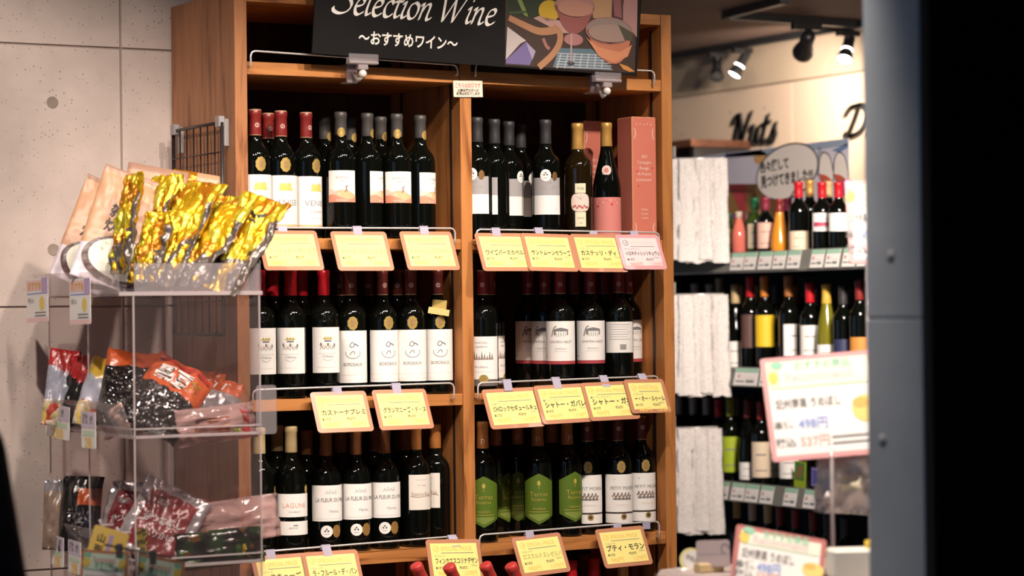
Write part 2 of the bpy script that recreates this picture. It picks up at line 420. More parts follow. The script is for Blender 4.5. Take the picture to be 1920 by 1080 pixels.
# shop front: end of the concrete wall seen edge-on, black cladding outside
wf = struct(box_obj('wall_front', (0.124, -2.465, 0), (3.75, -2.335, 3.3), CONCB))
pz = [0.0, 0.33, 1.475, 2.62, 3.3]
pA, pB = onX(1625, 540, 0.12), onX(1732, 540, 0.12)
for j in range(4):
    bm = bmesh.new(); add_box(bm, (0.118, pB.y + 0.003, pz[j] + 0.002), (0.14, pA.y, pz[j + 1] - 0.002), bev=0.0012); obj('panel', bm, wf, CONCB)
PLUG2 = mat('pillar_plug', (0.25, 0.25, 0.26), 0.9)
for px_, py_ in ((1670, 480), (1655, 825)):
    p = onX(px_, py_, 0.118); bm = bmesh.new()
    add_lathe(bm, [(0, 0.0006), (0.010, 0.0006), (0.012, -0.003)], 20, 0, Matrix.Translation(p) @ Matrix.Rotation(-math.pi / 2, 4, 'Y')); obj('tie_hole', bm, wf, PLUG2)
CLAD = mat('black_cladding', (0.006, 0.0045, 0.005), 0.6, spec=0.2)
for k in range(4):
    bm = bmesh.new(); add_box(bm, (0.120 + 0.9 * k, pB.y - 0.02, 0), (0.120 + 0.9 * (k + 1) - 0.003, pB.y, 3.3), bev=0.001); obj('cladding_panel', bm, wf, CLAD)

# ================================================================== WINE RACK
rack = empty('wine_rack', (0.62, 0.2, 0), 'tall brown wood wine rack of two bays with open shelves against concrete wall', 'shelf unit')
rack.location = (0, 0, 0)
RT, RD = 2.31, 0.42
for x0, m in ((-0.034, WOODSIDE), (0.611, WOODZ), (1.250, WOODZ)):
    bm = bmesh.new(); add_box(bm, (x0, 0.0, 0), (x0 + 0.034, RD, RT), bev=0.0012)
    obj('upright', bm, rack, m)
LEV = [('A', 2.128, 0.032), ('B', 1.683, 0.028), ('C', 1.274, 0.030), ('D', 0.875, 0.034), ('E', 0.49, 0.032), ('F', 0.12, 0.034)]
for bay in ((0.0, 0.611), (0.645, 1.250)):
    for nme, z, t in LEV:
        bm = bmesh.new(); add_box(bm, (bay[0] + 0.0008, 0.002, z - t), (bay[1] - 0.0008, RD - 0.02, z), bev=0.001); obj('shelf_board', bm, rack, WOODX)
    bm = bmesh.new(); add_box(bm, (bay[0] + 0.0005, 0.002, RT - 0.03), (bay[1] - 0.0005, RD - 0.02, RT - 0.0005), bev=0.001); obj('top_board', bm, rack, WOODX)
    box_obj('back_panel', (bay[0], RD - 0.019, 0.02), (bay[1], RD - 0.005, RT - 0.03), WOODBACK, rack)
    SLOT = mat('shelf_standard_dark', (0.03, 0.015, 0.010), 0.5)
    for xx in (bay[0] + 0.0004, bay[1] - 0.0024):
        for yy in (0.045, 0.33): box_obj('shelf_standard', (xx, yy, 0.14), (xx + 0.002, yy + 0.010, RT - 0.04), SLOT, rack)
    # kick board
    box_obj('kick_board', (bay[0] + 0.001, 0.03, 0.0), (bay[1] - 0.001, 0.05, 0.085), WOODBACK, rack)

# ================================================================== BOTTLES
BM = {}
def profile(kind, h, r):
    k = h / 0.328; n = 0.0148
    if kind == 'burg':
        p = [(0, 0.004), (r * .8, 0), (r, .006), (r, .125), (r * .985, .145), (r * .90, .168), (r * .74, .196), (r * .56, .224), (r * .45, .246), (n * 1.05, .268), (n, .30)]
    elif kind == 'hock':
        p = [(0, 0.004), (r * .8, 0), (r, .006), (r, .12), (r * .96, .15), (r * .84, .185), (r * .64, .225), (r * .47, .258), (n, .285), (n, .30)]
    elif kind == 'soda':
        n = r * .42
        p = [(0, 0.004), (r * .8, 0), (r, .008), (r, .17), (r * .93, .20), (r * .68, .24), (n * 1.1, .27), (n, .29), (n, .30)]
    elif kind == 'pear':
        n = r * .40
        p = [(0, 0.004), (r * .8, 0), (r, .010), (r * .98, .09), (r * .86, .14), (r * .66, .19), (r * .50, .235), (n * 1.05, .26), (n, .29), (n, .30)]
    else:
        p = [(0, 0.004), (r * .8, 0), (r * .97, .002), (r, .007), (r, .198), (r * .985, .208), (r * .93, .2175), (r * .82, .2265), (r * .66, .2345), (r * .52, .2415), (r * .44, .249), (r * .40, .258), (n, .272), (n, .30)]
    p += [(n, .314), (n * 1.07, .3155), (n * 1.07, .325), (n * .9, .328), (0, .328)]
    return [(a, b * k) for a, b in p], n
def bottle_meshes(kind, h, r, glass, cap, capz, rim=None):
    key = (kind, round(h, 3), round(r, 4), glass.name, cap.name if cap else '', capz, rim.name if rim else '')
    if key in BM: return BM[key]
    p, n = profile(kind, h, r); k = h / 0.328
    bm = bmesh.new(); add_lathe(bm, p, 28); me = bpy.data.meshes.new('bottle_body'); bm.to_mesh(me); bm.free(); me.materials.append(glass)
    c = None
    if cap:
        bm = bmesh.new(); e = 0.0007; nn = n + e
        # radius of the bottle at the capsule's lower edge
        rl_ = nn
        for (ra, za), (rb, zb) in zip(p, p[1:]):
            if za <= capz * k <= zb and zb > za: rl_ = ra + (rb - ra) * (capz * k - za) / (zb - za) + e
        prof = [(rl_ - .0004, capz * k), (rl_, (capz + .002) * k), (nn * 1.02, .285 * k), (nn, .311 * k), (nn * 1.09, .314 * k), (nn * 1.09, .3255 * k), (nn * .93, .3287 * k), (0, .3288 * k)]
        add_lathe(bm, prof, 22)
        for f in bm.faces: f.material_index = 0
        if rim:
            for f in bm.faces:
                zc = f.calc_center_median().z
                if zc > .3265 * k or zc < (capz + .0035) * k: f.material_index = 1
        c = bpy.data.meshes.new('capsule'); bm.to_mesh(c); bm.free(); c.materials.append(cap)
        if rim: c.materials.append(rim)
    BM[key] = (me, c)
    return BM[key]
PLACED = []
def bay_clamp(x): return min(max(x, .0425), .5675) if x < .628 else min(max(x, .6885), 1.2065)
def cam_rot(p): d = CAM - p; return math.atan2(d.x, -d.y)      # rotation that turns local -y to the camera
def bottle(spec, pos, rot, label, group, name='wine_bottle', cat='bottle', tilt=None):
    """spec: dict(shape,h,r,glass,cap,capz,rim,parts=[(name,mesh)])"""
    t = empty(name, pos, label, cat, group)
    if tilt is not None: t.rotation_mode = 'QUATERNION'; t.rotation_quaternion = tilt
    else: t.rotation_euler = (0, 0, cam_rot(V(pos)) + math.radians(rot))
    b, c = bottle_meshes(spec.get('shape', 'bord'), spec['h'], spec['r'], spec.get('glass', GLASS), spec.get('cap'), spec.get('capz', .263), spec.get('rim'))
    gb = obj('glass_body', b, t)
    cp = obj('capsule', c, t) if c else None
    for nm, me in spec.get('parts', []): obj(nm, me, cp if nm in ('capsule_crest', 'neck_tag') and cp else (gb if nm == 'embossing' else t))
    return t
def place_row(spec, items, zbase, label, group, rmin=0.0798):
    for it, (px_, y, rot) in enumerate(items):
        for _ in range(60):
            p = onY(px_, 560, y); x = bay_clamp(p.x)
            if all((x - a) ** 2 + (y - b) ** 2 >= rmin ** 2 or abs(zbase - c) > .2 for a, b, c in PLACED): break
            y += 0.005
        PLACED.append((x, y, zbase))
        bottle(spec, (x, y, zbase), rot, label if isinstance(label, str) else label[it], group)

CR = mat('capsule_dark_red', (0.20, 0.018, 0.016), 0.35); CRB = mat('capsule_bright_red', (0.50, 0.010, 0.018), 0.3)
CMAR = mat('capsule_maroon', (0.11, 0.016, 0.010), 0.4); CGRY = mat('capsule_charcoal', (0.055, 0.05, 0.046), 0.45)
CBLK = mat('capsule_black_grey', (0.030, 0.028, 0.030), 0.5); CGLD = mat('capsule_gold', (0.55, 0.30, 0.075), 0.35, 0.3)
CTAN = mat('capsule_tan', (0.50, 0.37, 0.18), 0.45); CBRN = mat('capsule_brown', (0.26, 0.095, 0.030), 0.4); CORG = mat('capsule_copper', (0.36, 0.13, 0.030), 0.4)
RIMC = mat('capsule_rim', (0.62, 0.36, 0.22), 0.35, 0.4)
SALM = mat('salmon_print', (0.72, 0.28, 0.18), 0.6); PEACH = mat('peach_print', (0.82, 0.46, 0.24), 0.6); PALEP = mat('pale_pink_print', (0.80, 0.62, 0.54), 0.6)
GREYLAB = mat('grey_label', (0.36, 0.34, 0.34), 0.6); GREENLAB = mat('green_label', (0.090, 0.155, 0.012), 0.5); YLGOLD = mat('label_gold_print', (0.62, 0.46, 0.10), 0.45, 0.3)
CREAM = mat('cream_paper', (0.80, 0.72, 0.50), 0.6); PINKLAB = mat('pink_label', (0.66, 0.22, 0.19), 0.55); DKBAND = mat('label_dark_band', (0.05, 0.035, 0.03), 0.6)
BROWNPR = mat('brown_print', (0.33, 0.19, 0.13), 0.6)

RB = 0.0395
def lab(r=RB): return Print()
def medal(r, z, rx=.0138, ry=.0185, m=None, u=0.0, n=14, inner=True):
    P = Print(); m = m or GOLD
    pts = [(u + (rx + .0007 * math.cos(9 * a)) * math.cos(a), z + (ry + .0007 * math.cos(9 * a)) * math.sin(a)) for a in [2 * math.pi * k / 36 for k in range(36)]]
    P.disc((u, z), pts, m, 1, 3)
    if inner:
        P.stroke([(u + rx * .78 * math.cos(a), z + ry * .78 * math.sin(a)) for a in [2 * math.pi * k / 20 for k in range(20)]], .0012, YLGOLD, 2, True)
        P.stroke(catmull([(u - .004, z + .006), (u + .004, z + .005), (u - .003, z), (u + .004, z - .005), (u - .004, z - .006)], 4), .0018, BROWNPR, 3)
    return P.build('medal', cyl(r))
def capmark(n=0.0148, z=.288):
    P = Print()
    P.stroke([(.005 * math.cos(a), z + .005 * math.sin(a)) for a in [2 * math.pi * k / 16 for k in range(16)]], .0013, PALEP, 1, True)
    P.stroke([(-.002, z + .002), (.002, z), (-.002, z - .003)], .0013, PALEP, 1)
    return P.build('capsule_crest', cyl(n + .0008))
CREST = capmark()

# -- white label, yellow crest, red capsule
P = Print(); P.rect(-.056, .030, .056, .161, WHITE, 0, 24)
for dx in (-.012, -.004, .004, .011): P.band(dx - .0045, dx + .0045, lambda u, dx=dx: .137 + .006 * math.cos((u - dx) * 420), lambda u: .123, PALEOR, 1, 5)
P.band(-.018, .018, lambda u: .127, lambda u: .122, PALEOR, 1.5, 8)
P.stroke([(.008, .137), (.008, .147)], .001, GREYINK, 1); P.text('VENISE', 0, .092, .021, GREYINK, .068, bold=-.01); P.text('BORDEAUX', 0, .070, .009, LGREY, .036)
P.rect(-.02, .052, .02, .0528, LGREY, 1, 6); P.rect(-.056, .030, .056, .036, PEACH, 1, 24)
S_VEN = dict(h=.328, r=RB, cap=CR, rim=RIMC, capz=.262, parts=[('label', P.build('label_white_tall', cyl(RB))), ('medal', medal(RB, .188)), ('capsule_crest', CREST)])
# -- orange hillside label, charcoal capsule
P = Print(); P.rect(-.040, .094, .040, .176, WHITE, 0, 18)
P.band(-.040, .040, lambda u: .118 + .008 * math.sin(u * 60 + 1.6), lambda u: .094, PEACH, 1, 18); P.band(-.040, .040, lambda u: .108 - .006 * math.sin(u * 70 + .4), lambda u: .094, SALM, 2, 18)
P.band(-.040, -.004, lambda u: .131 - (u + .040) * .35, lambda u: .108, PALEP, 1, 8)
P.text('ROMMAN', 0, .158, .010, LGREY, .034); P.text('GRAND', 0, .149, .006, LGREY, .016); P.text('ROSSO', 0, .099, .008, PALEP, .030, layer=3)
P.stroke([(.006, .120), (.010, .126), (.009, .133), (.014, .137)], .0035, BROWNPR, 3); P.stroke([(.010, .128), (.014, .122)], .002, BROWNPR, 3)
TAGM = Print().ell(0, .276, .0105, .0125, GOLD, 0, 20); TAGM.stroke([(-.003, .280), (.003, .276), (-.003, .271)], .0015, YLGOLD, 2)
TAGMESH = TAGM.build('neck_tag', cyl(.0158, .0006))
S_HIL = dict(h=.329, r=RB, cap=CGRY, capz=.268, parts=[('label', P.build('label_hills', cyl(RB))), ('neck_tag', TAGMESH)])
S_HILB = dict(S_HIL, parts=[('neck_tag', TAGMESH)])
# -- grey over white label with round sticker
P = Print(); P.rect(-.042, .068, .042, .120, WHITE, 0, 18); P.rect(-.042, .120, .042, .168, GREYLAB, 0, 18); P.text('COLMAR', .002, .142, .011, LGREY, .040); P.text('chateau', .002, .155, .006, LGREY, .016); P.text('750', .024, .083, .005, LGREY)
ST = Print(); ST.ell(-.006, .174, .0145, .0165, WHITE, 1, 24)
for dx, dy in ((-.010, .176), (-.002, .176), (-.006, .181)): ST.poly([(dx - .003, dy - .002), (dx + .003, dy - .002), (dx, dy + .003)], INK, 2)
ST.rect(-.012, .1665, .000, .1675, GREYINK, 2, 2)
STM = ST.build('round_sticker', cyl(RB, .0012))
S_MNT = dict(h=.327, r=RB, cap=CBLK, capz=.262, parts=[('label', P.build('label_grey_white', cyl(RB))), ('round_sticker', STM), ('medal', medal(RB + .0012, .172, .008, .012, mat('dull_gold', (.28, .15, .05), .4, .5), .020, inner=False))])
# -- amber dessert wine
P = Print(); P.rect(-.015, .036, .015, .076, CREAM, 0, 6); P.rect(-.015, .128, .015, .154, CREAM, 0, 6)
P.disc((0, .102), [( .026 * math.copysign(abs(math.cos(a)) ** .6, math.cos(a)), .102 + .025 * math.copysign(abs(math.sin(a)) ** .7, math.sin(a))) for a in [2 * math.pi * k / 32 for k in range(32)]], PALEP, 1, 4)
for k in range(9): P.ell(-.020 + .005 * k, .090 + .003 * math.sin(k * 2.3), .003, .0035, REDINK if k % 2 else BROWNPR, 2, 8)
P.text('Vida', 0, .141, .012, GREYINK, .020); P.text('DULCE', 0, .060, .006, GREYINK, .018); P.text('750ml', 0, .046, .004, GREYINK)
P.stroke([(0, .110), (-.010, .118)], .001, GREYINK, 2); P.stroke([(0, .110), (0, .121)], .001, GREYINK, 2); P.stroke([(0, .110), (.010, .118)], .001, GREYINK, 2)
S_YEL = dict(h=.320, r=RB, glass=mat('amber_glass_dark', (.012, .007, .002), .07), cap=CGLD, capz=.255, parts=[('label', P.build('label_cream', cyl(RB)))])
# -- sloping bottle with plain pink label
P = Print(); P.rect(-.052, .010, .052, .118, PINKLAB, 0, 24)
for k in range(7): P.ell(-.030 + .010 * k, .106 + .004 * math.sin(k * 5), .0016, .0016, REDINK if k % 2 else PALEP, 1, 8)
P.ell(.014, .098, .004, .004, REDINK, 1, 10); P.ell(-.026, .093, .004, .004, REDINK, 1, 10); P.rect(-.052, .010, .052, .014, PALEP, 1, 24)
HS = Print().ell(0, .192, .013, .014, PALEP, 1, 20).ell(0, .192, .006, .007, PINKLAB, 2, 14)
S_PNK = dict(shape='burg', h=.325, r=RB, cap=CGLD, capz=.262, parts=[('label', P.build('label_pink', cyl(RB))), ('neck_sticker', HS.build('neck_sticker', cyl(.0315, .0005)))])
TOP = 1.683 + .0002
place_row(S_VEN, [(477, .05, 20), (530, .05, 17), (577, .06, 42)], TOP, ['red-capped bottle with tall white label touching the rack side, behind the gold pouches', 'red-capped bottle with whole VENISE label facing out between two alike', 'red-capped bottle with tall white label, gold medal turned away, next to the hillside-label bottles'], 'white-label red-cap bottles on the top bottle shelf')
place_row(S_VEN, [(506, .13, 25)], TOP, 'red-capped bottle half hidden behind the tall white-label bottles', 'white-label red-cap bottles on the top bottle shelf')
place_row(S_HIL, [(642, .05, 5), (692, .06, 66), (747, .05, 8), (791, .07, 54)], TOP, ['hillside-label bottle standing next to the tall white-label bottles', 'hillside-label bottle with its label turned half away beside the first hillside-label bottle', 'hillside-label bottle facing fully out over the card next to the middle post', 'hillside-label bottle standing closest to the middle post'], 'hillside-label bottles on the top bottle shelf')
place_row(S_HILB, [(612, .20, 60), (660, .15, 50), (717, .15, 50)], TOP, ['dim charcoal-capped bottle behind the gap between white-label and hillside-label bottles', 'charcoal-capped bottle just behind the first hillside-label bottle', 'charcoal-capped bottle behind the middle two hillside-label bottles'], 'bottles behind the hillside-label bottles')
place_row(S_MNT, [(896, .05, -12), (930, .06, -50), (957, .14, 62), (979, .21, 62), (1026, .05, 8)], TOP, ['grey-and-white label bottle pressed against the middle post', 'black-capped bottle with its grey-and-white label turned towards the middle post', 'grey-and-white label bottle half hidden behind, sticker turned from the post', 'grey-and-white label bottle farthest back, only a slice of label showing', 'grey-and-white label bottle facing fully out, standing alone next to the amber bottle'], 'grey and white label bottles on the top bottle shelf')
place_row(S_YEL, [(1086, .05, 10)], TOP, 'dark amber bottle with gold cap and cream picture label', None)
place_row(S_PNK, [(1140, .055, 0)], TOP, 'sloping dark bottle with gold cap and plain pink label', None)

# gift boxes
BOXM = mat('salmon_carton', (0.64, 0.190, 0.130), 0.45, var=0.06, vscale=12); BOXD = mat('gold_edge', (0.68, 0.36, 0.18), 0.4)
def gift_box(x0, x1, y0, y1, h, label):
    g = empty('gift_box', ((x0 + x1) / 2, (y0 + y1) / 2, TOP), label, 'box')
    w, d = (x1 - x0), (y1 - y0)
    bm = bmesh.new(); add_box(bm, (-w / 2, -d / 2, 0), (w / 2, d / 2, h), bev=.0015); obj('carton', bm, g, BOXM)
    bm = bmesh.new(); add_box(bm, (-w / 2 + .002, -d / 2 + .002, h), (w / 2 - .002, d / 2 - .002, h + .0015)); add_box(bm, (-w / 2 - .0004, -d / 2 - .0004, .002), (-w / 2 + .002, -d / 2 + .002, h - .001)); obj('gold_edging', bm, g, BOXD)
    P = Print()
    for k in range(5): P.ell(-w * .3 + w * .15 * k, h - .020 + .002 * (k % 2), .0018, .0018, PALEP, 1, 8)
    for sx in (-1, 1):
        P.stroke([(sx * w * .38, h - .030), (sx * w * .34, h - .045), (sx * w * .40, h - .060)], .0022, PALEP, 1)
        P.stroke([(sx * w * .38, .020), (sx * w * .34, .035), (sx * w * .40, .048)], .0022, PALEP, 1)
    for k, (t, ww) in enumerate((('2013', .018), ('Campagne', .044), ('Rouge', .030), ('de France', .044), ('Limoux', .050))): P.text(t, 0, h - .108 - .016 * k, .012, PALEP, ww)
    for t, zz in (('750ml', .085), ('12.5%', .073), ('vin', .062)): P.text(t, 0, zz, .008, PALEP, .022)
    for a, b in ((-.024, .19), (.022, .165), (-.02, .15), (.026, .20)): P.ell(a, b, .003, .003, REDINK, 1, 10)
    obj('front_print', P.build('front_print', lambda u, v, l: V((u, -d / 2 - .0003 - .0002 * l, v))), g)
    return g
gift_box(1.157, 1.237, .012, .086, .340, 'tall salmon pink gift carton beside the pink-label bottle')
p = onY(1095, 300, .17); gift_box(p.x, p.x + .07, .17, .24, .338, 'salmon pink gift carton standing behind the gold-capped bottles')

# -- second bottle shelf
Z2 = 1.274 + .0002
P = Print(); P.rect(-.043, .064, .043, .181, WHITE, 0, 18)
P.band(-.012, .012, lambda u: .155 + .003 * math.cos(u * 900), lambda u: .150, YLGOLD, 1, 14); P.band(-.009, .009, lambda u: .148, lambda u: .144, GREYINK, 1, 4)
for k in range(7): P.ell(-.018 + .006 * k, .134 + .003 * math.cos(k * 1.9), .0028, .005, PALEP if k % 3 else GREYINK, 1, 8)
for k in range(4): P.stroke(catmull([(-.020 + .01 * k, .124), (-.016 + .01 * k, .132), (-.012 + .01 * k, .125)], 4), .0012, GREYINK, 2)
P.rect(-.024, .113, .024, .1138, LGREY, 1, 6); P.text('Château', 0, .107, .009, LGREY, .030); P.stroke(catmull([(-.012, .100), (0, .095), (.012, .100)], 4), .0012, LGREY, 1); P.rect(-.03, .078, .02, .0786, LGREY, 1, 6)
GHOST = mat('embossed_glass', (.012, .012, .011), .25)
EMB = Print(); EMB.text('BX', 0, .205, .024, GHOST, .026, layer=0); EMBM = EMB.build('embossing', cyl(RB, .0001))
S_CRD = dict(h=.328, r=RB, cap=CRB, capz=.263, parts=[('label', P.build('label_house_crest', cyl(RB))), ('embossing', EMBM)])
place_row(S_CRD, [(487, .05, 22), (545, .05, -3), (607, .05, 14)], Z2, ['crest-label bottle seen through the edge of the acrylic box', 'crest-label bottle with full label standing between two others', 'bright-red-capped crest-label bottle next to the tall Bordeaux label bottles'], 'crest-label bottles on the middle shelf')
place_row(dict(S_CRD, parts=[]), [(512, .14, 0), (566, .14, 0)], Z2, ['dark red-capped bottle behind the crest-label bottle at the acrylic box', 'dark red-capped bottle behind the middle crest-label bottle'], 'bottles behind the crest-label bottles')
P = Print(); P.rect(-.056, .036, .056, .171, WHITE, 0, 24)
P.stroke(catmull([(-.004, .140), (-.008, .132), (-.002, .128), (.004, .134), (.000, .140), (-.004, .140)], 5), .0022, GREYINK, 1)
P.stroke(catmull([(.002, .137), (.010, .134), (.014, .130)], 5), .0032, GREYINK, 1)
P.stroke([(.000 + .019 * math.cos(math.radians(a)), .113 + .014 * math.sin(math.radians(a))) for a in range(165, 385, 12)], .0026, LGREY, 1)
P.stroke(catmull([(-.008, .108), (-.004, .115), (.002, .117), (.004, .110)], 5), .0020, GREYINK, 1); P.stroke([(-.012, .104), (.012, .104)], .0016, LGREY, 1)
P.text('BORDEAUX', 0, .084, .012, GREYINK, .050); P.rect(-.034, .146, .034, .1466, PALEP, 1, 8); P.rect(-.05, .056, .05, .0568, PALEP, 1, 12); P.rect(-.05, .043, .05, .0436, PALEP, 1, 12)
S_BRW = dict(h=.329, r=RB, cap=CMAR, rim=RIMC, capz=.262, parts=[('label', P.build('label_bordeaux', cyl(RB))), ('medal', medal(RB, .190, .0135, .0175)), ('capsule_crest', CREST)])
place_row(S_BRW, [(658, .05, 6), (717, .06, 24), (770, .05, 6)], Z2, ['Bordeaux label bottle standing next to the crest-label bottles', 'Bordeaux label bottle with a brighter gap beside it and label turned aside', 'Bordeaux label bottle next to the one wearing a gold tag'], 'Bordeaux label bottles on the middle shelf')
place_row(S_BRW, [(820, .05, 12)], Z2, 'maroon-capped wine bottle with a gold paper tag around its shoulder, next to the middle post', 'Bordeaux label bottles on the middle shelf')
tb = PLACED[-1]
place_row(dict(S_BRW, parts=[('capsule_crest', CREST)]), [(637, .15, 0), (690, .15, 0), (745, .15, 0)], Z2, ['maroon-capped bottle behind the first Bordeaux label bottle', 'maroon-capped bottle in the gap behind the two Bordeaux label bottles', 'maroon-capped bottle behind the Bordeaux bottle with the gold tag neighbour'], 'bottles behind the Bordeaux label bottles')
# folded gold tag leaning on the shoulder of that bottle
g = empty('gold_tag', (tb[0], tb[1], Z2 + .205), 'folded gold paper tag stuck on a bottle shoulder on middle shelf', 'tag')
g.rotation_euler = (0, 0, cam_rot(V((tb[0], tb[1], Z2))))
FOILT = mat('gold_tag_paper', (.72, .50, .14), .35, .4)
bm = bmesh.new()
add_box(bm, (-.026, -.048, .005), (.030, -.046, .022), 0, Matrix.Rotation(math.radians(10), 4, 'Y')); obj('lower_flap', bm, g, mat('gold_tag_pale', (.80, .66, .26), .35, .2))
bm = bmesh.new(); add_box(bm, (-.016, -.044, .018), (.022, -.042, .044), 0, Matrix.Rotation(math.radians(6), 4, 'Y')); obj('upper_flap', bm, g, FOILT)
bm = bmesh.new(); add_tube(bm, [(.038 * .62 * math.sin(a), -.038 * .62 * math.cos(a), .022) for a in [2 * math.pi * k / 16 for k in range(17)]], .0012, 5); obj('elastic_loop', bm, g, FOILT)

P = Print(); P.rect(-.052, .036, .052, .150, WHITE, 0, 24); P.rect(-.052, .018, .052, .036, mat('label_grey_foot', (.14, .12, .11), .6), 0, 24)
P.text('CHATEAU', 0, .134, .008, LGREY, .036); P.text('RESERVE', 0, .123, .007, LGREY, .032)
for k in range(9): P.poly([(-.030 + .007 * k, .088), (-.026 + .007 * k, .100 + .006 * ((k * 5) % 3)), (-.023 + .007 * k, .088)], BROWNPR if k % 2 else GREYINK, 1)
P.stroke([(-.03, .087), (.035, .087)], .0014, BROWNPR, 1); P.text('Bordeaux', 0, .070, .008, LGREY, .036); P.rect(-.03, .055, .03, .0556, LGREY, 1, 8)
P.ell(.006, .036, .0125, .0125, GOLD, 2, 22); P.stroke([(.006 + .010 * math.cos(a), .036 + .010 * math.sin(a)) for a in [2 * math.pi * k / 20 for k in range(20)]], .0012, YLGOLD, 3, True)
S_CHL = dict(h=.327, r=RB, cap=CR, rim=RIMC, capz=.262, parts=[('label', P.build('label_reserve', cyl(RB, .0008))), ('embossing', EMBM), ('capsule_crest', CREST)])
place_row(S_CHL, [(906, .05, -10), ], Z2, 'red-capped bottle with white label and gold seal at its foot, beside the middle post', 'left end bottles of right bay middle shelf')
place_row(S_CHL, [(918, .15, 70)], Z2, 'red-capped bottle behind the one with the gold seal beside the middle post', 'left end bottles of right bay middle shelf')
P = Print(); P.rect(-.055, .080, .055, .188, WHITE, 0, 24); P.rect(-.055, .071, .055, .080, mat('label_crimson', (.40, .05, .06), .6), 0, 24)
P.band(-.020, .020, lambda u: .170 - .5 * abs(u) ** 1.2, lambda u: .150, GREYINK, 1, 12); P.rect(-.014, .147, .016, .160, WHITE, 2, 4)
for k in range(5): P.stroke([(-.012 + .006 * k, .148), (-.012 + .006 * k, .158)], .0014, GREYINK, 3)
P.stroke(catmull([(-.026, .146), (-.020, .168), (-.012, .174)], 5), .003, GREYINK, 1); P.text('CHATEAU GALET', 0, .132, .009, GREYINK, .062); P.rect(-.02, .105, .02, .1056, LGREY, 1, 6); P.text('BORDEAUX', 0, .113, .006, LGREY, .03); P.rect(-.05, .090, -.047, .094, INK, 1)
LGAL = P.build('label_galet', cyl(RB))
S_GAL = dict(h=.327, r=RB, cap=CR, rim=RIMC, capz=.263, parts=[('label', LGAL), ('embossing', EMBM), ('capsule_crest', CREST)])
place_row(S_GAL, [(1050, .05, 2), (1106, .05, 12)], Z2, ['crimson-band label bottle facing fully out beside the dim bottles', 'crimson-band label bottle next to the back-label bottle'], 'crimson-band label bottles on the middle shelf')
place_row(S_GAL, [(1022, .12, -10), (990, .21, 15), (1184, .12, 40), (1076, .17, 150), (1132, .17, 160)], Z2, ['crimson-band label bottle half hidden beside the fully facing one', 'shaded crimson-band label bottle at the edge of the empty gap', 'crimson-band label bottle half hidden beside the back-label bottle', 'red-capped bottle behind the fully facing crimson-band label bottle', 'red-capped bottle behind the crimson-band bottle beside the back-label bottle'], 'bottles behind the crimson-band label bottles')
P = Print(); P.rect(-.047, .099, .047, .184, WHITE, 0, 20)
for k in range(7): P.rect(-.032, .176 - .0068 * k, .030 - .004 * (k % 3), .1772 - .0068 * k, LGREY if k % 2 else GREYINK, 1, 8)
for k in range(8): P.rect(.000 + .0022 * k, .107, .0011 + .0022 * k + .0004 * (k % 2), .122, INK, 1)
S_BCK = dict(h=.329, r=RB, cap=CR, rim=RIMC, capz=.263, parts=[('back_label', P.build('label_back', cyl(RB))), ('embossing', EMBM), ('capsule_crest', CREST)])
place_row(S_BCK, [(1160, .05, 4)], Z2, 'red-capped bottle turned to show its white back label with barcode', None)

# -- third bottle shelf
Z3 = .875 + .0002
P = Print(); P.rect(-.054, .098, .054, .157, WHITE, 0, 24); P.rect(-.054, .052, .054, .087, WHITE, 0, 24); P.text('LAGUNE', .004, .128, .017, SALM, .062, bold=-.012); P.text('bordeaux', .004, .112, .006, LGREY, .03); P.text('grand vin', 0, .071, .006, GREYINK, .022); P.band(.000, .012, lambda u: .078 + .001 * math.cos(u * 2000), lambda u: .075, GREYINK, 1, 8)
S_LAG = dict(h=.327, r=RB, cap=CTAN, capz=.262, parts=[('label', P.build('label_lagune', cyl(RB))), ('medal', medal(RB + .0006, .168, .006, .011, GOLD, .040, inner=False))])
place_row(S_LAG, [(483, .05, 15), (543, .05, 6)], Z3, ['LAGUNE label bottle seen through the edge of the lower acrylic box', 'LAGUNE label bottle standing clear of the acrylic box'], 'LAGUNE label bottles on the lower shelf')
place_row(dict(S_LAG, parts=[]), [(517, .13, 0)], Z3, 'tan-capped bottle standing behind the LAGUNE label bottles', None)
P = Print(); P.rect(-.054, .082, .054, .174, WHITE, 0, 24); P.text('LA FLEUR DU PIN', .004, .137, .014, GREYINK, .082, bold=.005); P.text('Merlot', .012, .108, .010, LGREY, .026); P.rect(-.035, .088, .035, .0886, LGREY, 1, 8)
P.stroke([(-.012, .152), (.016, .152)], .0012, GREYINK, 1)
for k in range(4): P.stroke([(-.010 + .008 * k, .152), (-.007 + .008 * k, .160 + .003 * (k % 2)), (-.004 + .008 * k, .152)], .0012, GREYINK, 1)
FS = Print(); FS.ell(-.008, .056, .0155, .0155, WHITE, 1, 24)
for dx, dy in ((-.012, .057), (-.004, .057), (-.008, .062)): FS.poly([(dx - .003, dy - .002), (dx + .003, dy - .002), (dx, dy + .003)], INK, 2)
FS.rect(-.014, .0485, -.002, .0495, GREYINK, 2, 2)
S_LAF = dict(h=.311, r=RB, cap=CBRN, capz=.262, parts=[('label', P.build('label_fleur', cyl(RB))), ('round_sticker', FS.build('round_sticker', cyl(RB, .0004))), ('medal', medal(RB, .056, .0125, .0165, mat('bronze_foil', (.50, .27, .08), .35, .5), .0195, inner=False))])
place_row(S_LAF, [(608, .05, 12), (664, .05, 12), (718, .05, 10)], Z3, ['LA FLEUR label bottle next to the LAGUNE bottle', 'LA FLEUR label bottle between its two twins', 'LA FLEUR label bottle next to the ivory script label bottles'], 'LA FLEUR label bottles on the lower shelf')
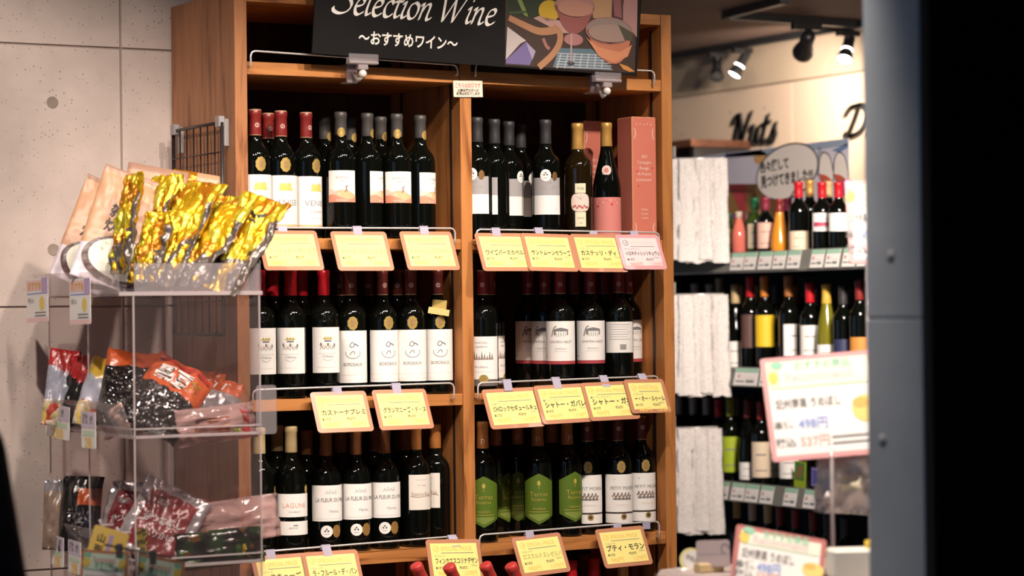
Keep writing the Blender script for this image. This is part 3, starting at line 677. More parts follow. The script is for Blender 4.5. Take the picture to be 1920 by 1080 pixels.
place_row(dict(S_LAF, parts=[]), [(572, .14, 0), (636, .15, 0), (700, .15, 0), (755, .14, 0)], Z3, ['brown-capped bottle behind the gap between LAGUNE and LA FLEUR bottles', 'brown-capped bottle behind the first two LA FLEUR bottles', 'brown-capped bottle behind the last two LA FLEUR bottles', 'brown-capped bottle behind the ivory script label bottles'], 'bottles behind the LA FLEUR label bottles')
P = Print(); P.rect(-.034, .098, .034, .190, mat('ivory_paper', (.80, .74, .66), .6), 0, 16); P.rect(-.016, .176, .016, .1768, LGREY, 1, 4); P.text('vin rouge', 0, .163, .006, LGREY, .024); P.text('Estancia Roja', 0, .140, .015, BROWNPR, .052, bold=-.012); P.stroke(catmull([(-.03, .134), (-.01, .131), (.02, .134), (.03, .131)], 5), .0012, BROWNPR, 1)
S_EST = dict(h=.318, r=RB, cap=CORG, capz=.262, parts=[('label', P.build('label_ivory', cyl(RB)))])
place_row(S_EST, [(776, .05, 22), (820, .055, -32)], Z3, ['ivory script label bottle next to the LA FLEUR bottles', 'ivory script label bottle next to the middle post'], 'ivory script label bottles on the lower shelf')
def hexlab(u): return min(.172, .172 - (abs(u) - .0) * .42), max(.045, .045 + abs(u) * .42)
GREENLAB2 = mat('green_label_pale', (.20, .26, .05), .5)
P = Print(); P.band(-.046, .046, lambda u: .177 - .50 * abs(u), lambda u: .040 + .50 * abs(u), GREENLAB, 0, 24)
P.band(-.030, .030, lambda u: .068, lambda u: .048 + .45 * abs(u), GREENLAB2, 1, 12)
P.ell(0, .151, .0045, .007, YLGOLD, 1, 12); P.stroke([(0, .142), (0, .136)], .0015, YLGOLD, 1); P.text('Terras', 0, .122, .018, YLGOLD, .050, bold=-.01); P.text('Reserva', 0, .108, .014, YLGOLD, .040, bold=-.01); P.text('ORGANICO', 0, .082, .007, YLGOLD, .036); P.rect(-.03, .073, .03, .0742, YLGOLD, 1, 8)
DM = Print(); DM.stroke([(-.004, .262), (-.004, .275), (.003, .273), (.004, .266), (-.004, .262)], .0018, PALEP, 1); DMM = DM.build('capsule_crest', cyl(.0158, .0006))
S_GRN = dict(h=.321, r=RB, cap=CORG, capz=.255, parts=[('label', P.build('label_green_hexagon', cyl(RB))), ('capsule_crest', DMM)])
place_row(S_GRN, [(902, .05, 2), (1005, .05, 3), (1060, .06, 32)], Z3, ['green hexagonal label bottle next to the middle post', 'green hexagonal label bottle facing fully out in the middle of the bay', 'green hexagonal label bottle with label turned, next to the PETIT MORIN bottles'], 'green label bottles on the lower shelf')
place_row(S_GRN, [(926, .15, 60), (968, .13, 0), (1032, .16, 150)], Z3, ['green label bottle half hidden behind the one at the middle post', 'green label bottle standing back in the gap between the green label bottles', 'copper-capped bottle behind the fully facing green label bottle'], 'bottles behind the green label bottles')
P = Print(); P.rect(-.052, .060, .052, .163, WHITE, 0, 24); P.rect(-.052, .055, .052, .060, DKBAND, 0, 24); P.rect(-.052, .030, .052, .055, WHITE, 0, 24)
P.text('PETIT MORIN', .006, .126, .013, GREYINK, .074, bold=-.005)
for k in range(16): P.ell(-.024 + .0035 * k, .104 + .006 * math.sin(k * 2.1), .003, .003 + .002 * (k % 3), GREYINK if k % 2 else BROWNPR, 1 + .15 * (k % 5), 7)
P.rect(-.024, .094, .030, .098, GREYINK, 2, 8); P.text('BORDEAUX', .004, .080, .007, PALEP, .034); P.text('vin', -.02, .150, .006, LGREY); P.ell(.006, .047, .0085, .0085, GOLD, 2, 18); P.ell(.006, .047, .004, .004, DKBAND, 3, 12); P.rect(-.048, .038, -.03, .039, GREYINK, 1)
S_PET = dict(h=.318, r=RB, cap=CMAR, rim=RIMC, capz=.262, parts=[('label', P.build('label_petit', cyl(RB))), ('medal', medal(RB, .184, .012, .0165)), ('capsule_crest', CREST)])
place_row(S_PET, [(1098, .05, 2), (1155, .05, 14), (1199, .06, 20)], Z3, ['PETIT MORIN bottle touching the green hexagonal label bottle', 'PETIT MORIN bottle between its two twins', 'PETIT MORIN bottle next to the right post'], 'PETIT MORIN label bottles on the lower shelf')
place_row(dict(S_PET, parts=[]), [(1122, .15, 0), (1168, .15, 0)], Z3, ['maroon-capped bottle behind the first two PETIT MORIN bottles', 'maroon-capped bottle behind the last two PETIT MORIN bottles'], 'bottles behind the PETIT MORIN label bottles')
# -- lowest shelf, only the caps come into view
Z4 = .49 + .0002
place_row(dict(h=.315, r=RB, cap=CRB, capz=.26), [(1066, .06, 0), (1108, .06, 0)], Z4, ['red-capped bottle on the lowest shelf beside the card under the green labels', 'red-capped bottle on the lowest shelf touching the card with プティ・モラン'], 'red-capped bottles on the lowest shelf')
place_row(dict(h=.318, r=RB, cap=CGLD, capz=.26), [(1162, .06, 0)], Z4, 'gold-capped dark bottle on the lowest shelf under the PETIT MORIN bottles', None)
place_row(dict(h=.318, r=RB, cap=CMAR, capz=.26), [(1020, .14, 0), (1205, .08, 0), (1090, .17, 0)], Z4, ['maroon-capped bottle on the lowest shelf nearest the middle post', 'maroon-capped bottle on the lowest shelf next to the right post', 'maroon-capped bottle between and behind the two red-capped ones on the lowest shelf'], 'maroon-capped bottles on the lowest shelf')

# ================================================================== WIRE RAILS, PRICE CARDS
def wire_rail(pa, pb, zs_, label):
    """pa, pb: end points of the rod in front of a shelf; ends turn down onto the board"""
    r = .012; bm = bmesh.new()
    a, b = V(pa), V(pb); d = (b - a).normalized()
    pts = [V((a.x, a.y + .016, zs_ - .012)), V((a.x, a.y, zs_ - .012)), V((a.x, a.y, zs_)), V((a.x, a.y, a.z - r)), a + d * r * .3 - V((0, 0, r * .3)), a + d * r]
    pts += [a + (b - a) * k / 6 for k in range(1, 6)]
    pts += [b - d * r, b - d * r * .3 - V((0, 0, r * .3)), V((b.x, b.y, b.z - r)), V((b.x, b.y, zs_)), V((b.x, b.y, zs_ - .012)), V((b.x, b.y + .016, zs_ - .012))]
    add_tube(bm, pts, .0024, 8)
    return tag(obj('wire_rail', bm, None, STEEL), label, 'rail')
def rail_px(x0, y0, x1, y1, zsh, label):
    a = onY(x0, y0, -.014); b = onY(x1, y1, -.014); return wire_rail(a, b, zsh, label)
rail_px(470, 95, 858, 122, 2.128, 'bent steel wire guard on the left topmost board behind the black sign')
rail_px(892, 118, 1227, 133, 2.128, 'bent steel wire guard on the right topmost board behind the black sign')
rail_px(470, 427, 853, 428, 1.683, 'steel wire rail in front of the tall white-label and hillside-label bottles')
rail_px(893, 430, 1236, 436, 1.683, 'steel wire rail in front of the grey label bottles and salmon gift carton')
rail_px(474, 731, 851, 718, 1.274, 'steel wire rail in front of the crest-label and Bordeaux label bottles')
rail_px(896, 718, 1234, 705, 1.274, 'steel wire rail in front of the crimson-band label bottles')
rail_px(474, 1036, 858, 1005, .875, 'steel wire rail in front of the LAGUNE and LA FLEUR bottles')
rail_px(899, 1003, 1236, 977, .875, 'steel wire rail in front of the green hexagonal label bottles')

def price_card(cx, cy, clx, cly, w, h, title, small, label, roll=0.0, price=('980', '1,078'), front=0.0, pink=False, tilt=26, ts=.017, pale=False):
    t = math.radians(tilt)
    wire = onY(clx, cly, -.014); topc = onY(cx, cy, -.022 - front)
    ex = V((math.cos(roll), 0, math.sin(roll))); up = V((0, math.sin(t), math.cos(t)))
    m = frame(topc, ex, up)
    root = empty('price_card', topc, label, 'price card', 'price cards along the wine rack')
    inv = Matrix.Translation(-topc)
    hold = PINKHOLD if pink else HOLDER
    pts = rounded(w, h, .009, 4, 0, -h / 2)
    sleeve = slab('sleeve', pts, .0018, hold, root, inv @ m)
    P = Print(); iw, ih = w - .022, h - .022; c = -h / 2
    P.rect(-iw / 2, c - ih / 2, iw / 2, c + ih / 2, PINKCARD if pink else YELLOWCARD, 0)
    x0 = -iw / 2; yt = c + ih / 2
    P.stroke([(x0 + .016 + .008 * math.cos(a), yt - .015 + .008 * math.sin(a)) for a in [2 * math.pi * k / 18 for k in range(18)]], .0018, GREYINK if pink else PALEOR, 1, True)
    P.stroke([(x0 + .012, yt - .015), (x0 + .016, yt - .018), (x0 + .021, yt - .011)], .0018, GREYINK if pink else ORANGEINK, 1)
    P.text('SPECIAL PRICE', x0 + .030, yt - .014, .0150, (PALEP if pink else PALEOR), iw - .046, 1, .02, anchor='l')
    P.rect(x0 + .030, yt - .0268, iw / 2 - .012, yt - .0252, GREYINK, 1)
    P.text(small, x0 + .008, yt - .034, .0085, GREYINK, None, 1, .0, anchor='l')
    P.text(title, 0.004, yt - .0475, ts, INK, min(iw - .012, .95 * ts * len(title)), 1, .025 if not pale else -.01)
    P.text('750ml', iw / 2 - .006, yt - .060, .0075, GREYINK, None, 1, anchor='r')
    P.text('本体価格', x0 + .008, yt - .066, .0080, INK, .024, 1, .02, anchor='l'); P.text('税込価格', .010, yt - .066, .0080, INK, .024, 1, .02, anchor='l')
    pc = mat('price_red', (.72, .36, .30), .6) if pink else PALEOR
    P.text(price[0] + '円', x0 + .014, yt - .0805, .0150, pc, .040, 1, .02, anchor='l'); P.text(price[1] + '円', .020, yt - .0805, .0150, pc, .040, 1, .02, anchor='l')
    mm = inv @ m
    obj('printed_card', P.build('printed_card', lambda u, v, l: mm @ V((u, v, .0005 + .0003 * l))), sleeve)
    # clear clip hooked over the wire
    ctop = wire + V((0, -.004, .004)); cb = onY(clx, cly + 15, -.026 - front)
    cm = inv @ frame((ctop + cb) / 2, V((1, 0, 0)), (ctop - cb))
    L = (ctop - cb).length
    bm = bmesh.new(); add_box(bm, (-.0125, -L / 2 - .004, -.0007), (.0125, L / 2, .0013), 0, cm, .0004); add_box(bm, (-.0125, L / 2 - .001, -.008), (.0125, L / 2 + .0012, .0013), 0, cm)
    add_box(bm, (-.0125, L / 2 - .008, -.0092), (.0125, L / 2 + .0012, -.008), 0, cm)
    obj('clip', bm, root, CLIPM)
    return root
CH = .113
price_card(537, 432, 530, 428, .165, CH, 'ラ・レ・ド・ヴァスク', 'フランス', 'yellow price card hung next to the gold snack pouches', pale=True)
price_card(671, 434, 670, 428, .160, CH, 'ドメーヌ・グラン・ピエス', 'スペイン', 'yellow price card under the hillside-label bottles, the one farther from the middle post', pale=True, ts=.016)
price_card(797, 434, 795, 428, .154, CH, 'ドルク・ル・グランヴァル', 'スペイン', 'yellow price card under the hillside-label bottles, the one beside the middle post', pale=True, ts=.016)
price_card(938, 437, 930, 431, .160, CH, 'ワイズバースカベルネ', '人気ワイン', 'yellow price card under the grey label bottles, touching the middle post')
price_card(1022, 438, 1011, 431, .156, CH, 'サントムーンセラーズ', 'フランス', 'yellow price card under the grey label bottles overlapping its neighbour card', front=.004, roll=-.02)
price_card(1114, 439, 1113, 437, .158, CH + .002, 'カステッリ・ディ・', 'イタリア', 'yellow price card under the dark amber bottle, partly covered by a pink card', roll=-.01)
price_card(1193, 440, 1190, 437, .142, CH - .006, 'トロキティシンリキュヴェ', 'チェコワイン', 'pink price card under the salmon gift carton', front=.005, pink=True, ts=.014)
price_card(633, 734, 632, 729, .158, CH, 'カストーナプレミ', 'ベルーナ', 'yellow price card under the crest-label bottles of the middle shelf', price=('980', '848'))
price_card(747, 730, 743, 722, .157, CH, 'グランマニーズ・ド・ヌ', 'ベルーナ', 'yellow price card under the Bordeaux label bottles of the middle shelf')
price_card(953, 728, 951, 715, .166, CH + .002, 'CHロックセギュールキュ', '人気ワイン', 'yellow price card below the gap in the right middle shelf, touching the middle post', roll=.02, ts=.017)
price_card(1047, 721, 1043, 711, .160, CH, 'シャトー・ガバレ', '●フランスワイン', 'second yellow card from the middle post under the crimson-band bottles, reading シャトー・ガバレ', front=.004, roll=.02, ts=.0195)
price_card(1135, 716, 1133, 708, .160, CH, 'シャトー・ガネ', '●フランスワイン', 'third yellow card from the middle post under the crimson-band bottles, reading シャトー・ガネ', front=.008, roll=.012, ts=.0195)
price_card(1206, 711, 1206, 705, .130, CH - .012, 'ー・オー・ルゥール', 'フランス', 'narrow yellow price card at the right post under the back-label bottle', front=.014, roll=-.01)
price_card(521, 1040, 507, 1034, .150, CH, '・スキューズ', 'ベルーナ', 'yellow price card under the LAGUNE bottles, half behind the acrylic box', roll=.01)
price_card(617, 1033, 612, 1025, .158, CH, 'ラ・フルール・デ・パン', 'ベルーナ', 'yellow price card with ラ・フルール・デ・パン under the LA FLEUR bottles', front=.005, roll=.0, ts=.019)
price_card(848, 1011, 850, 1007, .160, CH, 'フィンカエスコリナデザン', 'スペイン', 'crooked pale yellow price card hung across the foot of the middle post', roll=-.045, front=.012, tilt=20)
price_card(1004, 1003, 993, 999, .152, CH, 'ロスカルドスレゼルバ', 'ベルーナ', 'yellow price card under the green hexagonal label bottles', roll=.045, pale=True)
price_card(1160, 989, 1158, 986, .155, CH, 'プティ・モラン', 'ベルーナ', 'yellow price card with プティ・モラン under the PETIT MORIN bottles', roll=.02, ts=.020)
# spare clip at the right end of the lower rail
w_ = onY(1210, 981, -.014); bm = bmesh.new(); add_box(bm, (w_.x - .0125, -.020, w_.z - .016), (w_.x + .0125, -.0185, w_.z + .004), bev=.0003); add_box(bm, (w_.x - .0125, -.020, w_.z + .003), (w_.x + .0125, -.009, w_.z + .0045))
tag(obj('rail_clip', bm, None, CLIPM), 'empty clear clip on the rail below the PETIT MORIN bottles', 'clip')

# notice on the middle post
p0, p1 = onY(850, 150, -.004), onY(905, 183, -.004)
NOT = mat('cream_notice', (.80, .68, .54), .6)
g = empty('notice_label', ((p0.x + p1.x) / 2, -.002, (p0.z + p1.z) / 2), 'small cream notice stuck to the middle post below the black sign', 'notice')
w, h = p1.x - p0.x, p0.z - p1.z
bm = bmesh.new(); add_box(bm, (-w / 2, -.002, -h / 2), (w / 2, 0, h / 2), 0, Matrix.Rotation(-.03, 4, 'Y')); obj('paper', bm, g, NOT)
P = Print(); P.text('こちらはお酒です', 0, h * .20, .014, mat('notice_red', (.62, .22, .20), .6), w * .86, bold=.02); P.text('20歳未満の方への', 0, -h * .10, .009, INK, w * .72, bold=.02); P.text('販売はお断りします', 0, -h * .30, .009, INK, w * .80, bold=.02)
obj('lettering', P.build('lettering', lambda u, v, l: Matrix.Rotation(-.03, 4, 'Y') @ V((u, -.0022 - .0002 * l, v))), g)

# ================================================================== BLACK SIGN
O = onY(585, 100, -.062); E1 = onY(1194, 143, -.062)
exs = (E1 - O).normalized(); ups = V((0, -math.sin(math.radians(6)), math.cos(math.radians(6))))
SM = frame(O, exs, ups); SN = V((SM[0][2], SM[1][2], SM[2][2])); SI = SM.inverted()
def s2(x, y): q = SI @ onP(x, y, O, SN); return (q.x, q.y)
sign = empty('hanging_sign', O, 'black Selection Wine sign board clipped to the top of the wine rack', 'sign')
SL = Matrix.Translation(-O) @ SM
SW = (E1 - O).length; SH = .31
SLATE = mat('black_board', (.0075, .0065, .0062), .6, spec=.2, var=.35, vscale=9)
slab('board', [(0, 0), (SW, 0), (SW, SH), (0, SH)], .006, SLATE, sign, SL)
LETW = mat('cream_lettering', (.88, .83, .76), .6)
P = Print()
# calligraphic lettering: pen strokes in units of the x-height, slanted
G = {'S': ([[(1.15, 1.45), (.95, 1.62), (.62, 1.62), (.42, 1.40), (.52, 1.10), (.82, .80), (.92, .48), (.70, .14), (.28, .0), (-.12, .12), (-.22, .34)]], 1.12),
     'e': ([[(.10, .48), (.46, .58), (.60, .80), (.48, .98), (.24, .88), (.08, .52), (.14, .12), (.36, .0), (.66, .20)]], .74),
     'l': ([[(.02, 1.30), (.22, 1.58), (.24, 1.3), (.10, .40), (.16, .02), (.40, .18)]], .44),
     'c': ([[(.58, .80), (.44, .98), (.20, .84), (.06, .46), (.14, .08), (.36, .0), (.64, .22)]], .68),
     't': ([[(.30, 1.40), (.18, .8), (.10, .25), (.20, .0), (.44, .18)], [(-.02, .94), (.24, .97), (.50, 1.0)]], .48),
     'i': ([[(.02, .80), (.20, .98), (.18, .70), (.08, .22), (.18, .0), (.40, .18)], [(.26, 1.34), (.31, 1.42)]], .42),
     'o': ([[(.40, .98), (.16, .82), (.05, .44), (.18, .04), (.44, .04), (.64, .36), (.66, .78), (.46, .98), (.34, .96)]], .80),
     'n': ([[(.00, .80), (.17, .98), (.17, .75), (.05, .0)], [(.10, .35), (.32, .82), (.52, .98), (.62, .82), (.56, .45), (.52, .12), (.62, .0), (.84, .18)]], .90),
     'W': ([[(-.28, 1.35), (-.12, 1.60), (.06, 1.58), (.12, 1.2), (.20, .0)], [(.20, .0), (.52, .70), (.90, 1.55)], [(.82, 1.45), (.84, .8), (.86, .0)], [(.86, .0), (1.22, .80), (1.62, 1.62), (1.78, 1.60)]], 1.72)}
bA, bB = s2(640, 25), s2(916, 47)
ang = math.atan2(bB[1] - bA[1], bB[0] - bA[0])
XH = .043
word = 'Selection Wine'; tot = sum(G[c][1] if c in G else .52 for c in word)
scx = math.hypot(bB[0] - bA[0], bB[1] - bA[1]) + .018
scx = (scx + .018) / tot; curx = -.018
for c in word:
    if c in G:
        for st in G[c][0]:
            pts = catmull(st, 7); out = []
            for x, y in pts:
                lx = curx + (x + .20 * y) * scx; ly = y * XH
                out.append((bA[0] + lx * math.cos(ang) - ly * math.sin(ang), bA[1] + lx * math.sin(ang) + ly * math.cos(ang)))
            P.nib(out, .0105, LETW, 42, .30, 2)
    curx += (G[c][1] if c in G else .52) * scx
a, b = s2(672, 70), s2(858, 83)
P.text('～おすすめワイン～', (a[0] + b[0]) / 2, (a[1] + b[1]) / 2, .038, LETW, math.hypot(b[0] - a[0], b[1] - a[1]), 2, .022, math.atan2(b[1] - a[1], b[0] - a[0]))
obj('lettering', P.build('lettering', lambda u, v, l: SL @ V((u, v, .0004 + .0003 * l))), sign)
# printed picture of wine glasses on the right of the sign
C = lambda n, c: mat('print_' + n, tuple(min(.9, x * .85) for x in c), .6)
def PX(*pts): return [s2(*q) for q in pts]
P = Print()
P.poly(PX((948, -60), (1196, -50), (1190, 137), (947, 122)), C('brown', (.050, .026, .018)), 0)
P.poly(PX((950, -60), (1050, -55), (1040, 32), (990, 34), (952, 26)), C('dkgreen', (.018, .030, .010)), 1)
P.poly(PX((966, -8), (974, -10), (988, 24), (990, 32), (982, 28)), C('leaf', (.20, .26, .07)), 2)
P.poly(PX((953, 22), (985, 20), (990, 24), (955, 26)), C('leaf2', (.05, .08, .03)), 2)
P.poly(PX((1100, -50), (1150, -50), (1146, 36), (1112, 34)), C('tan', (.42, .24, .12)), 1)
P.poly(PX((1146, -40), (1162, -30), (1166, 34), (1152, 30)), C('mauve', (.26, .09, .09)), 1)
P.poly(PX((1176, -50), (1196, -50), (1194, 70), (1168, 40), (1168, 12)), C('pinkglass', (.38, .20, .18)), 1)
cx, cy = s2(1030, 20); P.ell(cx, cy, .034, .028, C('lemon', (.55, .34, .02)), 2, 22)
P.poly(PX((1000, 34), (1010, 30), (1055, 40), (1075, 62), (1050, 62), (1030, 50)), C('pinkcloth', (.48, .28, .24)), 2)
P.poly(PX((951, 50), (986, 76), (975, 82), (948, 112)), C('napkin', (.52, .45, .43)), 2)
P.poly(PX((986, 78), (1004, 96), (993, 122), (948, 119), (949, 112)), C('violet', (.17, .13, .30)), 2)
P.poly(PX((986, 78), (1004, 96), (998, 112), (990, 92)), C('violetlite', (.36, .30, .44)), 3)
P.poly(PX((1048, 90), (1110, 92), (1150, 132), (1036, 126)), C('cloth', (.10, .16, .20)), 1)
for k in range(6): P.stroke(PX((1046 - k, 100 + 5 * k), (1146, 104 + 5 * k)), .003, C('clothwhite', (.40, .42, .44)), 2)
for k in range(7): P.stroke(PX((1052 + 13 * k, 100), (1044 + 14 * k, 128)), .004, C('clothwhite', (.4, .42, .44)), 2.5)
hw = C('handle', (.42, .20, .10))
P.stroke(catmull(PX((954, 33), (980, 46), (1008, 58), (1030, 58), (1044, 54)), 8), lambda t: .015 + .008 * t, hw, 3)
P.stroke(catmull(PX((1036, 50), (1049, 62), (1048, 82), (1034, 104), (1010, 126)), 8), .018, hw, 3.4)
P.stroke(catmull(PX((1018, 72), (1024, 86), (1030, 92)), 6), .009, C('handle2', (.36, .15, .12)), 3)
def bowl(c, rx, ry, tip, back, liq, fill, layer):
    c0 = s2(*c); t0 = s2(*tip)
    L = []
    for k in range(13):
        f = -1 + 2 * k / 12
        d = (1 - abs(f) ** 2.4)
        L.append((c0[0] + rx * f + (t0[0] - c0[0]) * d * .8, c0[1] + (t0[1] - c0[1]) * d))
    P.poly(L, liq, layer)
    P.ell(c0[0], c0[1], rx, ry, back, layer, 26)
    P.ell(c0[0] + .002, c0[1] - ry * .18, rx * .90, ry * .66, fill, layer + 1, 24)
    P.stroke([(c0[0] + rx * math.cos(a), c0[1] + ry * math.sin(a)) for a in [2 * math.pi * k / 30 for k in range(30)]], .0022, C('rim', (.34, .13, .12)), layer + 2, True)
P.stroke(PX((1071, 60), (1070, 118)), .005, C('stem', (.42, .30, .29)), 4); q = s2(1070, 119); P.ell(q[0], q[1], .012, .006, C('foot', (.05, .05, .06)), 4)
P.ell(*s2(1075, 74), .030, .016, C('rosefoot', (.40, .17, .16)), 3)
bowl((1077, 12), .062, .032, (1075, 63), C('rosepale', (.40, .20, .17)), C('rose', (.28, .085, .075)), C('roselit', (.46, .22, .15)), 5)
bowl((1141, 58), .074, .036, (1152, 120), C('smoke', (.26, .19, .165)), C('salmon', (.48, .165, .085)), C('smoke2', (.33, .22, .18)), 8)
P.poly(PX((1098, 70), (1120, 88), (1160, 98), (1184, 84), (1176, 106), (1150, 118), (1122, 106)), C('salmon2', (.60, .24, .12)), 11)
P.poly(PX((1158, 46), (1186, 62), (1184, 78), (1170, 74)), C('olive', (.07, .06, .035)), 11)
P.poly(PX((1160, 119), (1176, 124), (1190, 134), (1180, 135), (1168, 130)), C('carrot', (.58, .24, .05)), 6)
obj('picture', P.build('picture', lambda u, v, l: SL @ V((u, min(v, SH), .0004 + .00025 * l))), sign)
# clear clip stands that hold it
BALL = mat('milky_plastic', (.70, .66, .62), .3)
for cx_, cy_, nm in ((678, 112, 'one nearer the concrete wall'), (1136, 146, 'one nearer the gift carton')):
    p = onY(cx_, cy_, -.058); zb = 2.128
    g = empty('sign_clip', (p.x, -.01, zb), 'clear plastic ball-joint clip under the black sign, the ' + nm, 'clip')
    L = lambda q: q - V((p.x, -.01, zb))
    bm = bmesh.new()
    add_box(bm, L(V((p.x - .042, -.072, p.z - .004))), L(V((p.x + .042, -.067, p.z + .014))), bev=.001)
    add_box(bm, L(V((p.x - .042, -.056, p.z - .004))), L(V((p.x + .042, -.053, p.z + .014))), bev=.001); obj('jaw', bm, g, ACRYLIP)
    bm = bmesh.new(); add_box(bm, L(V((p.x - .042, -.074, p.z - .012))), L(V((p.x + .042, -.051, p.z - .004))), bev=.002); add_box(bm, L(V((p.x - .014, -.070, p.z - .026))), L(V((p.x + .014, -.054, p.z - .012))), bev=.002); obj('jaw_bar', bm, g, ACRYEDGE)
    bm = bmesh.new(); add_lathe(bm, [(.011 * math.sin(math.pi * k / 8), -.011 * math.cos(math.pi * k / 8)) for k in range(9)], 16, 0, Matrix.Translation(L(V((p.x + .001, -.061, p.z - .036))))); add_tube(bm, [L(V((p.x, -.061, p.z - .040))), L(V((p.x - .002, -.045, p.z - .050))), L(V((p.x - .003, -.014, 2.108)))], .006, 8); obj('ball_joint', bm, g, BALL)
    bm = bmesh.new(); add_box(bm, L(V((p.x - .018, -.012, 2.085))), L(V((p.x + .012, -.001, 2.130))), bev=.002); add_box(bm, L(V((p.x - .018, -.012, 2.1285))), L(V((p.x + .012, .035, 2.1325))), bev=.001); add_box(bm, L(V((p.x - .018, -.012, 2.083))), L(V((p.x + .012, .03, 2.087))), bev=.001); obj('clamp', bm, g, ACRYEDGE)

# ================================================================== WIRE GRID ON THE SIDE OF THE RACK
XM = -.058
g = empty('wire_grid_panel', (XM, .19, 1.62), 'black wire grid panel hooked to the side of the wine rack', 'grid panel')
L = lambda y, z, x=XM: V((x - XM, y - .19, z - 1.62))
ya, yb, zt, zb_ = .030, .352, 1.975, 1.44
IRON = mat('black_wire', (.02, .015, .014), .4)
bm = bmesh.new(); add_tube(bm, [L(ya, zb_), L(ya, zt), ], .0052, 8); add_tube(bm, [L(yb, zb_), L(yb, zt)], .0052, 8); add_tube(bm, [L(ya, zt), L(yb, zt)], .0042, 8); add_tube(bm, [L(ya, zb_), L(yb, zb_)], .0042, 8); obj('outer_frame', bm, g, IRON)
for k in range(1, 7):
    y = ya + (yb - ya) * k / 7; bm = bmesh.new(); add_tube(bm, [L(y, zb_), L(y, zt)], .0022, 6); obj('wire', bm, g, IRON)
for k in range(1, 7):
    z = zt - .075 * k; bm = bmesh.new(); add_tube(bm, [L(ya, z, XM - .003), L(yb, z, XM - .003)], .0020, 6); obj('wire', bm, g, IRON)
HK = mat('grey_hook', (.36, .34, .34), .4, .3)
for y in (ya + .012, yb - .012):
    bm = bmesh.new(); add_box(bm, L(y - .014, zt - .012, XM - .008), L(y + .014, zt + .016, XM + .008), bev=.002); add_box(bm, L(y - .006, zt - .06, XM + .008), L(y + .006, zt + .01, -.0345), bev=.002); obj('hook', bm, g, HK)

# ================================================================== ACRYLIC SNACK BOXES BESIDE THE RACK
X0, X1, Y0, Y1, YP = -.470, -.155, -.410, .163, -.114
TABW = wood('table_wood', (.10, .04, .02), (.24, .11, .05), 0)
t = empty('display_table', (-.32, -.12, 0), 'brown wooden table carrying the acrylic snack boxes', 'table')
for nm, lo, hi in (('tabletop', (-.20, -.34, .575), (.19, .31, .615)),): 
    bm = bmesh.new(); add_box(bm, lo, hi, bev=.003); obj(nm, bm, t, TABW)
for sx in (-.18, .14):
    for sy in (-.32, .25):
        bm = bmesh.new(); add_box(bm, (sx, sy, 0), (sx + .04, sy + .04, .575), bev=.002); obj('leg', bm, t, TABW)
bm = bmesh.new(); add_box(bm, (-.17, -.30, .50), (.17, -.285, .575)); add_box(bm, (-.17, .25, .50), (.17, .265, .575)); obj('apron', bm, t, TABW)

def acrylic_box(z0, z1, label, top):
    o = V((X0, Y0, z0)); g = empty('acrylic_box', o, label, 'box', None)
    T = .004
    def pan(nm, lo, hi, m=ACRY): bm = bmesh.new(); add_box(bm, V(lo) - o, V(hi) - o); return obj(nm, bm, g, m)
    pan('base_panel', (X0, Y0, z0), (X1, Y1, z0 + T)); pan('top_panel', (X0, Y0, z1 - T), (X1, Y1, z1))
    pan('side_panel', (X0 + .001, Y0, z0 + T), (X1 - T, Y0 + T, z1 - T)); pan('side_panel', (X0 + .001, Y1 - T, z0 + T), (X1 - T, Y1, z1 - T))
    pan('back_panel', (X1 - T, Y0, z0 + T), (X1, Y1, z1 - T)); pan('divider', (X0 + .001, YP - T / 2, z0 + T), (X1 - T, YP + T / 2, z1 - T))
    # low front lip leaning out
    bm = bmesh.new(); zl = z0 + .075
    a = [V((X0, Y0, z0)), V((X0, Y1, z0)), V((X0 - .022, Y1, zl)), V((X0 - .022, Y0 + .01, zl))]
    f = [bm.verts.new(q - o) for q in a] + [bm.verts.new(q - o + V((-.003, 0, 0))) for q in a]
    for idx in ((0, 1, 2, 3), (7, 6, 5, 4), (0, 4, 5, 1), (1, 5, 6, 2), (2, 6, 7, 3), (3, 7, 4, 0)): bm.faces.new([f[i] for i in idx])
    obj('front_lip', bm, g, ACRYLIP)
    bm = bmesh.new(); e = .0018
    def bar(p, q): add_box(bm, V((min(p[0], q[0]) - e, min(p[1], q[1]) - e, min(p[2], q[2]) - e)) - o, V((max(p[0], q[0]) + e, max(p[1], q[1]) + e, max(p[2], q[2]) + e)) - o)
    for x in (X0 + e, X1 - e):
        for y in (Y0 - .0005, Y1): bar((x, y, z0), (x, y, z1))
    bar((X0 + e, YP, z0), (X0 + e, YP, z1))
    for z in (z0 + .001, z0 + .018, z1 - .001):
        for y in (Y0 - .0005, Y1): bar((X0, y, z), (X1, y, z))
        bar((X0, Y0, z), (X0, Y1, z)); bar((X1, Y0, z), (X1, Y1, z))
    obj('edge_strip', bm, g, ACRYEDGE)
    return g
Zt0, Zt1, Zt2 = 1.543, 1.214, .917
acrylic_box(Zt1 + .001, Zt1 + .3255, 'upper clear acrylic box holding red and orange snack bags', True)
acrylic_box(Zt2, Zt1, 'lower clear acrylic box holding maroon and green snack bags', True)
acrylic_box(.616, Zt2 - .001, 'lowest clear acrylic box on the wooden table, mostly empty', True)
